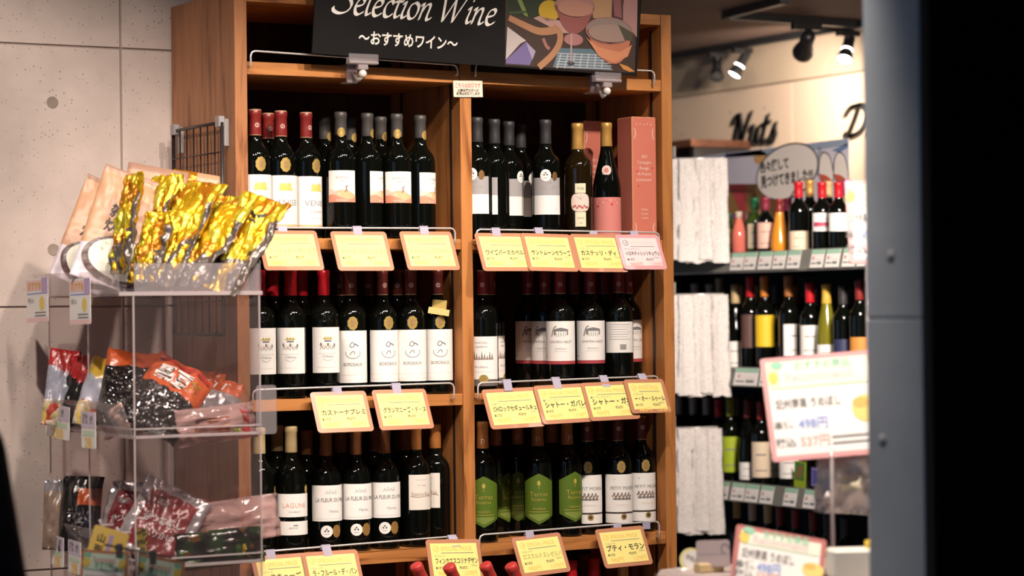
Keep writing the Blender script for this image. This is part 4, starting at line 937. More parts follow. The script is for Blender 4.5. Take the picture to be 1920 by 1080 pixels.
# open tray on top
o = V((X0, Y0, Zt0)); g = empty('acrylic_tray', o, 'clear acrylic tray on the acrylic boxes holding gold and beige pouches', 'tray')
def pan(nm, lo, hi, m): bm = bmesh.new(); add_box(bm, V(lo) - o, V(hi) - o); return obj(nm, bm, g, m)
pan('base_panel', (X0 - .03, Y0, Zt0 - .003), (X1 + .004, Y1 + .02, Zt0), ACRYLIP)
pan('side_panel', (X0 + .005, Y0, Zt0), (X1, Y0 + .003, Zt0 + .068), ACRYLIP); pan('back_panel', (X1, Y0, Zt0), (X1 + .003, Y1, Zt0 + .075), ACRYLIP)
pan('front_lip', (X0 - .033, Y0 + .003, Zt0), (X0 - .030, Y1 + .02, Zt0 + .052), ACRYLIP); pan('side_panel', (X0, Y1 + .017, Zt0), (X1, Y1 + .02, Zt0 + .052), ACRYLIP)
pan('edge_strip', (X0 - .033, Y0 - .003, Zt0 - .006), (X1 + .006, Y0 + .001, Zt0 + .003), ACRYEDGE)
# projecting label pocket on the end of the upper box
a, b = onY(469, 722, Y0 + .03), onY(508, 812, Y0 + .03)
bm = bmesh.new(); pts = rounded(b.x - a.x, a.z - b.z, .008, 4)
slab('label_pocket', pts, .003, ACRYLIP, None, frame(V(((a.x + b.x) / 2, Y0 - .004, (a.z + b.z) / 2)), V((1, 0, 0)), V((0, 0, 1))))
lp = bpy.data.objects['label_pocket']; tag(lp, 'empty clear label pocket sticking out of the upper acrylic box end', 'label pocket'); bm.free()

# ------------------------------------------------------------------ pouches
def pouch(name, B, T, w, spin, t, mats, zone, label, cat='snack bag', group=None, amp=.006, art=None, seed=0, bend=0.0, seal=.07, nx=14, ny=18, ridge=0.0, partnames=('bag', 'print')):
    B, T = V(B), V(T); up = (T - B).normalized(); h = (T - B).length
    c = CAM - (B + T) / 2; c = (c - up * c.dot(up)).normalized()
    n = Matrix.Rotation(math.radians(spin), 3, up) @ c; ex = up.cross(n).normalized()
    def surf(u, v, side, extra=0.0):
        mu = max(0.0, 1 - abs(2 * u - 1) ** 2.6); vv = min(1, max(0, (v - seal) / .22)) * min(1, max(0, (1 - seal - v) / .22))
        bul = (mu ** .6) * (vv ** .6) if mu > 0 and vv > 0 else 0.0
        q = V((u * 9 * w + seed * 7.3, v * 9 * h, seed * 3.1))
        nz = noise.noise(q * 2.2) * amp + noise.noise(q * 5.5) * amp * .55 + abs(noise.noise(V((u * 6 + v * 2.5 + seed, v * 1.4, seed * 2)))) * amp * 1.3
        if ridge:
            qa = V((u * 4.2 + v * 1.6 + seed, v * 2.2 - u * .8, seed)); nz += ridge * (abs(noise.noise(qa)) * 1.6 + abs(noise.noise(qa * 2.3 + V((3, 1, 7)))) * 1.0 + abs(noise.noise(qa * 5.0)) * .5 - .7)
        z = side * t / 2 * bul + nz + bend * (v - .35) ** 2 * h * 4 + side * (.0006 + extra)
        nar = 1 - .06 * bul
        return ex * ((u - .5) * w * nar + noise.noise(q) * amp * .4) + up * (v * h + noise.noise(q + V((5, 5, 5))) * amp * .4) + n * z
    bm = bmesh.new(); gr = {}
    for s in (1, -1):
        for i in range(nx + 1):
            for j in range(ny + 1): gr[s, i, j] = bm.verts.new(surf(i / nx, j / ny, s))
    for s in (1, -1):
        for i in range(nx):
            for j in range(ny):
                q = [gr[s, i, j], gr[s, i + 1, j], gr[s, i + 1, j + 1], gr[s, i, j + 1]]
                f = bm.faces.new(q if s == 1 else q[::-1]); f.material_index = zone((i + .5) / nx, (j + .5) / ny, s); f.smooth = True
    per = [(i, 0) for i in range(nx)] + [(nx, j) for j in range(ny)] + [(i, ny) for i in range(nx, 0, -1)] + [(0, j) for j in range(ny, 0, -1)]
    for k in range(len(per)):
        a_, b_ = per[k], per[(k + 1) % len(per)]
        f = bm.faces.new((gr[1, *a_], gr[-1, *a_], gr[-1, *b_], gr[1, *b_])); f.material_index = zone(min(.999, a_[0] / nx), min(.999, a_[1] / ny), 1)
    me = bpy.data.meshes.new(name); bm.to_mesh(me); bm.free()
    for m in mats: me.materials.append(m)
    root = empty(name, B, label, cat, group)
    bg_ = obj(partnames[0], me, root)
    if art:
        P = Print(); art(P, w, h)
        obj(partnames[1], P.build('print', lambda u, v, l: surf(min(1, max(0, u / w + .5)), min(1, max(0, v / h)), 1, .0006 + .0004 * l)), bg_)
    return root
GF = mat('gold_pouch_foil', (.66, .39, .012), .22, .55, var=.45, vscale=22, bump=.5, bscale=70); GFO = mat('amber_pouch_foil', (.50, .19, .010), .24, .5, var=.5, vscale=25, bump=.5, bscale=70); GFL = mat('lime_gold_foil', (.56, .47, .04), .22, .5, var=.3, vscale=22, bump=.4, bscale=60)
SIL = mat('grey_smoky_film', (.105, .085, .072), .20, .2, var=.5, vscale=16, bump=.3, bscale=40)
BEI = mat('beige_pouch', (.50, .27, .155), .42, var=.06, vscale=12, bump=.15, bscale=30); LIL = mat('pale_lilac_print', (.58, .51, .56), .45); BOWL = mat('bowl_dark_print', (.10, .055, .05), .4)
RICE = mat('rice_print', (.74, .73, .62), .5, var=.12, vscale=120); GRE = mat('olive_print', (.30, .26, .02), .4); SEALB = mat('beige_seal', (.36, .21, .15), .4)
def beige_art(P, w, h):
    P.text('雑', -w * .20, h * .62, .036, INK, None, 1, .02); P.text('炊', -w * .22, h * .49, .036, INK, None, 1, .02)
    E_ = lambda cx, cy, rx, ry: [(cx + rx * math.cos(a), cy + ry * math.sin(a)) for a in [2 * math.pi * k / 48 for k in range(48)]]
    P.disc((0, h * .22), E_(0, h * .22, w * .46, h * .20), BOWL, 1, 12); P.disc((w * .01, h * .235), E_(w * .01, h * .235, w * .40, h * .165), RICE, 4, 12)
    for k in range(14): P.ell(w * .26 * math.cos(k * 2.4), h * .23 + h * .10 * math.sin(k * 1.7), .0022, .0016, GRE, 6, 6)
def zbowl(u, v, s):
    if s < 0: return 0
    if v > .95: return 4
    return 1 if v < .14 or (v < .3 and u < .2) else 0
BM_ = [BEI, LIL, BOWL, RICE, SEALB]
pouch('soup_pouch', onY(150, 540, .08), onY(222, 352, .12), .17, 12, .03, BM_, zbowl, 'beige rice soup pouch leaning nearest the concrete wall in the top tray', 'pouch', 'beige soup pouches', .004, beige_art, 3, nx=40, ny=50)
pouch('soup_pouch', onY(206, 540, -.17), onY(272, 334, -.11), .20, 4, .035, BM_, zbowl, 'beige rice soup pouch with bowl picture in front of the tray', 'pouch', 'beige soup pouches', .004, beige_art, 1, nx=40, ny=50)
pouch('soup_pouch', onY(262, 540, .02), onY(298, 314, .07), .15, 4, .03, BM_, lambda u, v, s: 4 if v > .95 else 0, 'plain beige pouch standing behind the rice soup pouches', 'pouch', 'beige soup pouches', .004, None, 5)
pouch('soup_pouch', onY(342, 540, .01), onY(370, 324, .05), .12, 4, .03, [BEI, GFO], lambda u, v, s: 1 if v > .9 and u < .5 else 0, 'beige pouch standing behind the gold pouches next to the wire grid', 'pouch', 'beige soup pouches', .004, None, 6)
def gzone(sd):
    def f(u, v, s):
        n1 = noise.noise(V((u * 3 + sd, v * 4, sd * 2.1))); n2 = noise.noise(V((u * 5 - sd, v * 6, sd)))
        if s < 0: return 2 if v < .5 else 0
        if u > .88 + .04 * n1 and v < .80: return 2
        if v < .16 + .14 * n1 + .22 * u: return 2 if n2 > -.12 else 0
        if .40 < v < .44 and u > .78: return 4
        if n1 > .20 or (v < .55 and u < .26 and n2 < .10): return 1
        return 3 if n2 > .16 else 0
    return f
def gold_art(P, w, h):
    P.stroke(catmull([(-w * .3, h * .76), (-w * .1, h * .80), (w * .05, h * .77), (w * .2, h * .83)], 5), .008, INK, 1)
    P.stroke(catmull([(-w * .25, h * .70), (0, h * .73), (w * .12, h * .71)], 5), .005, INK, 1)
for i, (bx, by, tx, ty, yb_, yt_, w, sp, art) in enumerate([
        (224, 512, 252, 326, -.24, -.22, .100, -66, None), (246, 528, 318, 328, -.16, -.14, .115, -58, None), (266, 530, 302, 398, -.30, -.28, .100, -50, None),
        (290, 532, 358, 345, -.20, -.16, .125, -42, None), (292, 536, 388, 342, -.30, -.26, .130, -50, None), (335, 536, 425, 366, -.23, -.19, .125, -44, None),
        (338, 541, 440, 384, -.34, -.31, .130, -52, None), (385, 540, 482, 385, -.28, -.25, .125, -44, None), (395, 542, 503, 372, -.37, -.34, .140, -36, gold_art)]):
    lab_ = ['slim gold foil pouch seen edge-on over the bowl picture', 'gold foil pouch whose top rises beside the plain beige pouch', 'short gold pouch with a grey edge strip beside the bowl picture', 'amber gold pouch standing behind the middle gold pouches', 'tall gold pouch with grey edge strip in the middle of the tray', 'gold foil pouch tucked between the middle gold pouches', 'leaning gold pouch with a wide grey edge strip', 'crumpled gold pouch behind the outermost gold pouch', 'outermost gold pouch with black writing leaning towards the white-label bottles'][i]
    pouch('gold_pouch', onY(bx, by, yb_), onY(tx, ty, yt_), w, sp, .018, [GF, GFO, SIL, GFL, INK], gzone(i * 1.37 + .3), lab_, 'pouch', 'gold foil pouches in the top tray', .006, art, i * 1.7 + .4, nx=52, ny=70, ridge=.013, seal=.05)

# snack bags in the boxes
RD_ = mat('red_bag_film', (.34, .022, .022), .28, bump=.3, bscale=40); BLW = mat('milky_blue_film', (.30, .30, .36), .3, bump=.3, bscale=40); YLW = mat('yellow_bag_film', (.46, .30, .03), .3, bump=.2, bscale=40)
ORB = mat('orange_bag_film', (.46, .085, .022), .28, bump=.3, bscale=40); MARB = mat('maroon_bag_film', (.15, .024, .028), .25, bump=.3, bscale=40); SLV = mat('silver_bag_film', (.30, .27, .285), .22, .35, bump=.3, bscale=45)
DKG = mat('dark_green_bag', (.012, .045, .014), .18, var=.8, vscale=30, bump=.4, bscale=45); PKF = clear('pink_clear_film', (.80, .66, .65), haze=.42, hazecol=(.62, .42, .40), rough=.12, ior=1.6); BLB = mat('black_bag_film', (.016, .014, .014), .2, bump=.3, bscale=40)
def beans_mat():
    m = bpy.data.materials.new('dark_beans_in_film'); m.use_nodes = True; nt = m.node_tree; b = nt.nodes['Principled BSDF']; tc = nt.nodes.new('ShaderNodeTexCoord')
    v = nt.nodes.new('ShaderNodeTexVoronoi'); v.inputs['Scale'].default_value = 85; nt.links.new(tc.outputs['Object'], v.inputs['Vector'])
    cr = nt.nodes.new('ShaderNodeValToRGB'); cr.color_ramp.elements[0].color = (.055, .038, .030, 1); cr.color_ramp.elements[1].color = (.008, .007, .008, 1); cr.color_ramp.elements[1].position = .6
    k = cr.color_ramp.elements.new(.22); k.color = (.030, .022, .020, 1)
    nt.links.new(v.outputs['Distance'], cr.inputs[0]); nt.links.new(cr.outputs[0], b.inputs['Base Color']); b.inputs['Roughness'].default_value = .12; b.inputs['Coat Weight'].default_value = .5
    bp = nt.nodes.new('ShaderNodeBump'); bp.inputs['Strength'].default_value = .9; bp.inputs['Distance'].default_value = .006; bp.invert = True; nt.links.new(v.outputs['Distance'], bp.inputs['Height']); nt.links.new(bp.outputs[0], b.inputs['Normal'])
    return m
BEAN = beans_mat()
def candyz(sd):
    def f(u, v, s):
        n_ = noise.noise(V((u * 2.5 + sd, v * 2, sd))) * .10
        return 0 if v > .66 + n_ + .10 * abs(2 * u - 1) else (1 if v > .36 + n_ else 2)
    return f
MIX = []
def mixed(name, cols, sc):
    m = bpy.data.materials.new(name); m.use_nodes = True; nt = m.node_tree; b = nt.nodes['Principled BSDF']; tc = nt.nodes.new('ShaderNodeTexCoord')
    v = nt.nodes.new('ShaderNodeTexVoronoi'); v.inputs['Scale'].default_value = sc; nt.links.new(tc.outputs['Object'], v.inputs['Vector']); sp = nt.nodes.new('ShaderNodeSeparateColor'); nt.links.new(v.outputs['Color'], sp.inputs[0])
    cr = nt.nodes.new('ShaderNodeValToRGB'); cr.color_ramp.interpolation = 'CONSTANT'; e = cr.color_ramp.elements
    while len(e) < len(cols): e.new(.5)
    for i, c in enumerate(cols): e[i].position = i / len(cols); e[i].color = (*c, 1)
    nt.links.new(sp.outputs[0], cr.inputs[0]); nt.links.new(cr.outputs[0], b.inputs['Base Color']); b.inputs['Roughness'].default_value = .2; b.inputs['Coat Weight'].default_value = .5
    bp = nt.nodes.new('ShaderNodeBump'); bp.inputs['Strength'].default_value = .6; bp.inputs['Distance'].default_value = .006; bp.invert = True; nt.links.new(v.outputs['Distance'], bp.inputs['Height']); nt.links.new(bp.outputs[0], b.inputs['Normal'])
    return m
CANDY = mixed('candy_mix_in_film', [(.55, .40, .10), (.60, .50, .36), (.42, .06, .04), (.55, .44, .20), (.30, .25, .22)], 55)
LEAFY = mixed('dark_leaf_mix_in_film', [(.010, .030, .010), (.004, .006, .004), (.03, .07, .012), (.012, .010, .010), (.006, .02, .008), (.09, .035, .01)], 42)
pouch('snack_bag', onY(106, 800, .02), onY(124, 655, .04), .075, 0, .03, [RD_, BLW, CANDY], candyz(1), 'slim red-topped snack bag behind the wide price tag of the upper box', 'snack bag', None, .006, None, 21, ridge=.011)
pouch('snack_bag', onY(138, 800, -.03), onY(160, 668, -.01), .075, -35, .03, [RD_, BLB, BLB], candyz(2), 'slim snack bag with red top and dark body in the upper box', 'snack bag', None, .006, None, 22, ridge=.011)
pouch('snack_bag', onY(182, 805, -.16), onY(222, 678, -.12), .125, -8, .035, [YLW, BLW, CANDY], candyz(3), 'yellow-topped snack bag with milky middle in the upper box', 'snack bag', None, .006, None, 23, ridge=.011)
def kuro(P, w, h): 
    P.text('黒豆', -w * .10, h * .74, .050, WHITE, w * .62, 1, .05, 0); P.text('黒豆', -w * .10, h * .74, .050, INK, w * .62, 2, .0, 0); P.text('茶', w * .30, h * .74, .030, YLW, None, 1, .04); P.rect(-w * .45, h * .92, w * .45, h * .97, RD_, 1, 8)
pouch('snack_bag', onY(232, 803, -.24), onY(262, 662, -.18), .150, -10, .035, [ORB, BEAN], lambda u, v, s: 0 if v > .80 else 1, 'clear bag of dark beans with orange top edge, standing behind the other bean bag', 'snack bag', 'bags of dark beans', .007, None, 25, ridge=.011)
pouch('snack_bag', onY(272, 806, -.34), onY(352, 690, -.28), .150, -6, .040, [ORB, BEAN], lambda u, v, s: 0 if v > .55 else 1, 'clear bag of dark beans with orange header and big black characters', 'snack bag', 'bags of dark beans', .007, kuro, 24, ridge=.011)
pouch('snack_bag', onY(352, 806, -.14), onY(372, 694, -.10), .135, 6, .03, [ORB, BLB], lambda u, v, s: 0 if v > .62 else 1, 'orange-topped snack bag behind the bean bags in the upper box', 'snack bag', None, .006, None, 26, ridge=.011)
pouch('snack_bag', onY(398, 806, -.22), onY(418, 712, -.18), .11, 8, .03, [ORB, SLV], lambda u, v, s: 0 if v > .70 else 1, 'grey snack bag with striped orange-red top in the upper box', 'snack bag', None, .006, lambda P, w, h: [P.stroke([(-w * .4 + w * .2 * k, h * .76), (-w * .3 + w * .2 * k, h * .92)], .004, WHITE, 1) for k in range(4)], 27, ridge=.011)
def fish(P, w, h): P.band(h * 0 - w * .2, w * .25, lambda u: h * .62, lambda u: h * .20, mat('rust_print', (.25, .07, .03), .4), 1, 8); P.ell(w * .22, h * .72, w * .12, h * .05, mat('lime_print', (.35, .48, .05), .4), 1); P.rect(-w * .45, h * .80, w * .45, h * .90, RD_, 1, 8)
pouch('snack_bag', onY(330, 806, -.39), onY(478, 786, -.37), .085, 0, .035, [PKF, SLV], lambda u, v, s: 0, 'pale clear snack bag lying along the base of the upper box', 'snack bag', None, .006, fish, 28, ridge=.011)
pouch('snack_bag', onX(190, 806, -.44), onX(236, 778, -.44), .06, 0, .02, [mat('pale_pink_bag', (.80, .52, .44), .3, bump=.3), PKF], lambda u, v, s: 0, 'small pale pink packet behind the lip of the upper box', 'snack bag', None, .004, None, 29, ridge=.011)
pouch('snack_bag', onY(112, 1030, .04), onY(116, 900, .06), .085, 0, .03, [SLV, mat('brown_grain_film', (.22, .15, .11), .3, var=.5, vscale=60)], lambda u, v, s: 0 if v > .85 else 1, 'silver-brown dried snack bag nearest the concrete wall in the lower box', 'snack bag', None, .006, None, 31, ridge=.011)
pouch('snack_bag', onY(146, 1035, -.02), onY(158, 893, 0), .10, -18, .03, [BLB, ORB], lambda u, v, s: 1 if (.62 < v < .85 and u > .45) else 0, 'black snack bag with orange patch in the lower box', 'snack bag', None, .006, lambda P, w, h: (P.text('炭火', -.002, h * .48, .034, SLV, w * .6, 1, .02), P.text('焼', 0, h * .32, .034, SLV, None, 1, .02)), 32, ridge=.011)
def mart(P, w, h):
    P.text('かつおぶし', -.0, h * .50, .026, LGREY, w * .62, 2, .03, .12); P.text('ふりかけ', .004, h * .30, .020, LGREY, w * .46, 2, .02, .12); P.text('国産', -w * .12, h * .72, .016, LGREY, None, 2)
mz = lambda u, v, s: 0
mz2 = lambda u, v, s: 1 if s > 0 and .13 < u < .87 and .09 < v < .85 else 0
B_, T_ = onY(225, 1044, -.20), onY(262, 905, -.16)
pouch('snack_bag', B_, T_, .15, -30, .03, [SLV, MARB], mz2, 'silver-edged maroon bag half hidden behind its twin in the lower box', 'snack bag', 'silver-edged maroon bags', .006, mart, 33, nx=30, ny=36, ridge=.011)
B_, T_ = onY(272, 1046, -.33), onY(338, 918, -.28)
pouch('snack_bag', B_, T_, .165, -4, .025, [SLV, MARB], mz2, 'silver-edged maroon bag with white characters standing in the lower box', 'snack bag', 'silver-edged maroon bags', .006, mart, 34, nx=30, ny=36, ridge=.011)
pouch('snack_bag', onY(335, 1030, -.15), onY(350, 930, -.1), .13, 0, .03, [mat('rust_bag', (.22, .06, .025), .25, bump=.4), SLV], mz, 'rust-brown snack bag behind the maroon bags', 'snack bag', None, .007, None, 35, ridge=.011)
pouch('snack_bag', onY(372, 985, -.30), onY(520, 965, -.30), .105, 0, .03, [PKF, SLV], mz, 'crumpled pale pink clear bag sticking out past the lower box', 'snack bag', None, .010, None, 36, ridge=.011)
pouch('snack_bag', onY(330, 1036, -.385), onY(492, 1020, -.375), .085, 0, .035, [LEAFY, BLB], lambda u, v, s: 0, 'dark green glossy snack bag lying along the base of the lower box', 'snack bag', None, .008, lambda P, w, h: P.ell(w * .1, h * .75, .012, .006, YLW, 1), 37, ridge=.011)
pouch('snack_bag', onX(205, 1028, -.42), onX(275, 1012, -.42), .055, 0, .02, [mat('pink_wrap', (.70, .30, .24), .25, bump=.3), GRE], lambda u, v, s: 1 if v > .7 else 0, 'small pink and green packet behind the lip of the lower box', 'snack bag', None, .005, None, 38, ridge=.011)

# ------------------------------------------------------------------ tags on the boxes
TLIL = mat('lilac_tag_print', (.46, .34, .58), .5); TBLU = mat('blue_tag_print', (.22, .32, .66), .5); TPNK = mat('pink_tag_print', (.84, .56, .54), .5); TGRN = mat('green_tag_print', (.20, .48, .22), .5); TYEL = mat('yellow_tag_print', (.78, .58, .12), .5)
def shelf_tag(c, xpl, label, style):
    """c: pixel corners tl,tr,br,bl of a tag lying on the plane x = xpl"""
    q = [onX(x, y, xpl) for x, y in c]; o = sum(q, V()) / 4
    ex = ((q[1] - q[0]) + (q[2] - q[3])) / 2; ey = ((q[0] - q[3]) + (q[1] - q[2])) / 2; w, h = ex.length, ey.length
    m = frame(V((0, 0, 0)), ex, ey); g = empty('price_tag', o, label, 'price tag', 'price tags on the acrylic boxes')
    cd = slab('card', rounded(w, h, .004, 3), .001, WHITE, g, m)
    P = Print()
    if style == 0:
        P.rect(-w / 2, h * .22, w / 2, h * .46, TPNK, 1); P.rect(w * .22, h * .15, w / 2, h / 2, TLIL, 2); P.rect(-w * .45, h * .14, w * .45, h * .17, TBLU, 1); P.text('おすすめ', -.1 * w, h * .33, .022, ORANGEINK, w * .6, 3, .03)
        P.ell(w * .22, -h * .08, w * .12, h * .16, TYEL, 1); P.rect(-w / 2, -h / 2, w / 2, -h * .40, TPNK, 1); P.rect(-w * .1, -h * .30, w * .40, -h * .27, GREYINK, 1); P.rect(-w * .1, -h * .37, w * .40, -h * .34, GREYINK, 1); P.text('税込', -w * .28, -h * .0, .014, GREYINK, w * .28, 1)
    else:
        P.rect(-w / 2, h * .06, w / 2, h / 2, mat('pale_lilac_tag', (.62, .54, .66), .5), 1); P.text('雑炊', -w * .2, h * .30, .026, GREYINK, w * .35, 2, .03); P.text('鍋', w * .22, h * .28, .020, GREYINK, None, 2, .03)
        P.rect(-w * .40, -h * .16, w * .40, -h * .02, mat('pale_green_tag', (.56, .70, .52), .5), 1); P.text('298', -.0, -h * .34, .034, PALEOR, w * .5, 1, .04)
    obj('print', P.build('print', lambda u, v, l: m @ V((u, v, .0003 + .0002 * l))), cd)
shelf_tag([(53, 526), (95, 522), (85, 600), (46, 603)], -.508, 'price tag with lilac corner on the top tray, nearest the concrete wall', 0)
shelf_tag([(135, 526), (175, 524), (164, 604), (126, 606)], -.508, 'price tag with lilac corner hanging in the middle of the top tray lip', 0)
shelf_tag([(88, 755), (131, 765), (129, 826), (84, 816)], -.500, 'wide lilac and white price tag on the lip of the upper box', 1)
shelf_tag([(158, 776), (184, 777), (174, 838), (147, 834)], -.500, 'narrow lilac and white price tag on the lip of the upper box', 1)
shelf_tag([(98, 1002), (120, 1010), (118, 1064), (95, 1056)], -.500, 'narrow lilac price tag on the lip of the lower box, nearest the wall', 1)
shelf_tag([(130, 1012), (152, 1018), (150, 1078), (126, 1070)], -.500, 'narrow lilac price tag on the lip of the lower box beside the yellow card', 1)

# cards standing in front of the lower box
def stand_card(c, zc, label, art, edge, cat='price card', name='price_card', group=None, t=.002):
    zc4 = zc if isinstance(zc, tuple) else (zc,) * 4; q = [atZ(x, y, z_) for (x, y), z_ in zip(c, zc4)]; o = (q[2] + q[3]) / 2
    ex = (q[1] - q[0]); ey = ((q[0] - q[3]) + (q[1] - q[2])) / 2; w, h = (ex.length + (q[2] - q[3]).length) / 2, ey.length
    m = frame(V((0, 0, 0)), ex, ey); g = empty(name, o, label, cat, group)
    cd = slab('sleeve', rounded(w, h, .006, 4, 0, h / 2), t, edge, g, m)
    P = Print(); art(P, w, h); obj('printed_card', P.build('printed_card', lambda u, v, l: m @ V((u, v, .0004 + .0004 * l))), cd)
    return g
CGREEN = mat('pale_green_print', (.50, .74, .48), .5); SEAF = mat('seafoam_print', (.28, .58, .40), .5)
def green_art(P, w, h):
    e = .006; P.rect(-w / 2 + e, e, w / 2 - e, h - e, WHITE, 0); P.rect(-w / 2 + e, h * .58, w / 2 - e, h - e, mat('mint_print', (.66, .80, .66), .5), 1)
    P.poly([(-w / 2 + e, h * .60), (-w / 2 + e, h - e), (-w * .28, h - e)], CGREEN, 2); P.poly([(w / 2 - e, h * .60), (w / 2 - e, h - e), (w * .28, h - e)], CGREEN, 2)
    P.ell(-w * .38, h * .72, .008, .010, TYEL, 3); P.ell(w * .38, h * .72, .008, .010, TYEL, 3); P.ell(-w * .36, h * .90, .008, .005, SEAF, 3); P.ell(w * .36, h * .90, .008, .005, SEAF, 3)
    P.text('Recommend', 0, h * .80, .020, mat('soft_red_print', (.72, .40, .36), .5), w * .46, 3, .02); P.text('おすすめ', 0, h * .68, .014, SEAF, w * .4, 3, .02); P.rect(-w * .42, h * .555, w * .42, h * .575, SEAF, 2)
    for k in range(22): P.rect(-w * .38 + w * .034 * k, h * .34, -w * .38 + w * .034 * k + w * (.010 + .010 * (k % 3 == 0)), h * .44, GREYINK, 2)
    P.text('4901234', -w * .1, h * .26, .010, GREYINK, w * .5, 2)
def yel_art(P, w, h):
    P.rect(-w / 2 + .002, .002, w / 2 - .002, h - .002, YLWC, 0); P.rect(-w * .02, h * .36, w * .10, h * .92, TLIL, 1)
    for k, s in enumerate('山形だし'): P.text(s, -w * .22, h * (.84 - .16 * k), .020, INK, None, 1, .03)
    for k, s in enumerate('おつけ'): P.text(s, w * .30, h * (.78 - .16 * k), .016, INK, None, 1, .03)
YLWC = mat('mustard_card', (.80, .56, .14), .5)
stand_card([(161, 979), (224, 998), (206, 1130), (138, 1112)], 5.16, 'mustard yellow card with black brush writing in front of the lower acrylic box', yel_art, YLWC)
stand_card([(156, 1030), (243, 1036), (236, 1120), (147, 1112)], 5.08, 'green-edged price card with barcode beside the mustard yellow card', green_art, HOLDER, group='green-edged price cards before the acrylic boxes')
stand_card([(250, 1036), (340, 1053), (332, 1140), (242, 1122)], 5.06, 'shiny green-edged price card farther from the mustard yellow card', green_art, HOLDER, group='green-edged price cards before the acrylic boxes')
bm = bmesh.new(); a, b = atZ(196, 1021, 5.05), atZ(322, 1046, 5.03); d = atZ(210, 1130, 5.05)
add_tube(bm, [a, b], .0022, 8); g = empty('card_rail', a, 'dark wire rod with clips above the green-edged price cards', 'rail'); bm.transform(Matrix.Translation(-a)); obj('rod', bm, g, mat('dark_steel', (.14, .12, .12), .35, .7))
for f in (.22, .72):
    bm = bmesh.new(); p = a.lerp(b, f); add_box(bm, p - a + V((-.007, -.004, -.022)), p - a + V((.007, .004, .008)), bev=.002); obj('clip', bm, g, mat('dark_clip', (.10, .10, .11), .3))
bm = bmesh.new(); p = a.lerp(b, .5); add_tube(bm, [p - a, V((p.x - a.x, p.y - a.y + .05, .70 - a.z)), V((p.x - a.x, p.y - a.y + .05, .0 - a.z))], .005, 8); add_lathe(bm, [(0, .012), (.09, .010), (.10, 0), (0, 0)], 24, 0, Matrix.Translation(V((p.x - a.x, p.y - a.y + .05, -a.z)))); obj('stand', bm, g, MATS['dark_steel'])
# clear pegs on the box front
for k, (x, y) in enumerate(((190, 985), (222, 1000))):
    p = onX(x, y, X0 - .03); bm = bmesh.new(); add_tube(bm, [p + V((.03, 0, .0)), p, p + V((-.004, 0, .014))], .004, 8); tag(obj('peg', bm, None, ACRYEDGE), 'clear plastic peg on the lower acrylic box, ' + ('over the mustard card top', 'beside the maroon bag')[k], 'peg', 'clear pegs')

# ================================================================== LEANING BOTTLES IN A CRATE BEFORE THE RACK
CRW = wood('crate_wood', (.14, .06, .03), (.34, .18, .08), 0)
cr = empty('bottle_crate', (.60, -.18, 0), 'low wooden stand with a crate of leaning bottles before the wine rack', 'crate')
for lo, hi, nm in (((-.34, -.085, .50), (.34, .085, .52), 'base_board'), ((-.34, -.10, .50), (.34, -.085, .66), 'front_board'), ((-.34, .085, .50), (.34, .10, .66), 'rear_board'), ((-.355, -.10, .50), (-.34, .10, .66), 'end_board'), ((.34, -.10, .50), (.355, .10, .66), 'end_board')):
    bm = bmesh.new(); add_box(bm, lo, hi, bev=.0015); obj(nm, bm, cr, CRW)
for sx in (-.34, .31):
    for sy in (-.09, .06): bm = bmesh.new(); add_box(bm, (sx, sy, 0), (sx + .03, sy + .03, .50)); obj('leg', bm, cr, CRW)
CRS = mat('capsule_scarlet', (.50, .040, .035), .4)
for k, (x, y) in enumerate(((779, 1059), (841, 1061), (909, 1058), (957, 1059))):
    topp = onY(x, y, -.19 + (.0, .0, .012, -.03)[k]); ax = V((-.50, -.12, .86)).normalized(); base = topp - ax * .318
    q = V((0, 0, 1)).rotation_difference(ax)
    bottle(dict(h=.318, r=.036, cap=CRS, capz=.262, glass=mat('olive_glass', (.02, .022, .008), .08)), base, 0, ['scarlet-capped leaning bottle under the ivory script label bottles', 'scarlet-capped leaning bottle crossing the crooked pale card', 'scarlet-capped leaning bottle between the crooked pale card and the next card', 'scarlet-capped leaning bottle touching the card under the green labels'][k], 'leaning scarlet-capped bottles', tilt=q)

# ================================================================== OPEN COOLER WITH WINE, FAR RIGHT
CX = 2.66
cool = empty('open_cooler', (CX, 1.4, 0), 'black open wine cooler with price rails standing across the aisle', 'cooler')
CB = mat('cooler_black', (.010, .009, .009), .5); CRAIL = clear('cooler_rail_clear', (.70, .70, .68), haze=.35, hazecol=(.45, .44, .40), rough=.1); DECKM = mat('cooler_deck', (.05, .045, .042), .45)
Lc = lambda x, y, z: V((x - CX, y - 1.4, z))
YA, YB = .30, 2.62
def cpart(nm, lo, hi, m, bev=.002): bm = bmesh.new(); add_box(bm, Lc(*lo), Lc(*hi), bev=bev); return obj(nm, bm, cool, m)
DECK = [1.664, 1.245, .825, .44]
for z in DECK: cpart('deck', (CX, YA, z - .022), (3.18, YB, z), DECKM)
cpart('back_panel', (3.18, YA, .02), (3.21, YB, 1.655), CB); cpart('end_panel', (CX + .02, YB, .02), (3.21, YB + .03, 1.66), CB); cpart('end_panel', (CX + .02, YA - .03, .02), (3.21, YA, 1.66), CB); cpart('plinth', (CX + .03, YA, 0), (3.21, YB, .40), CB)
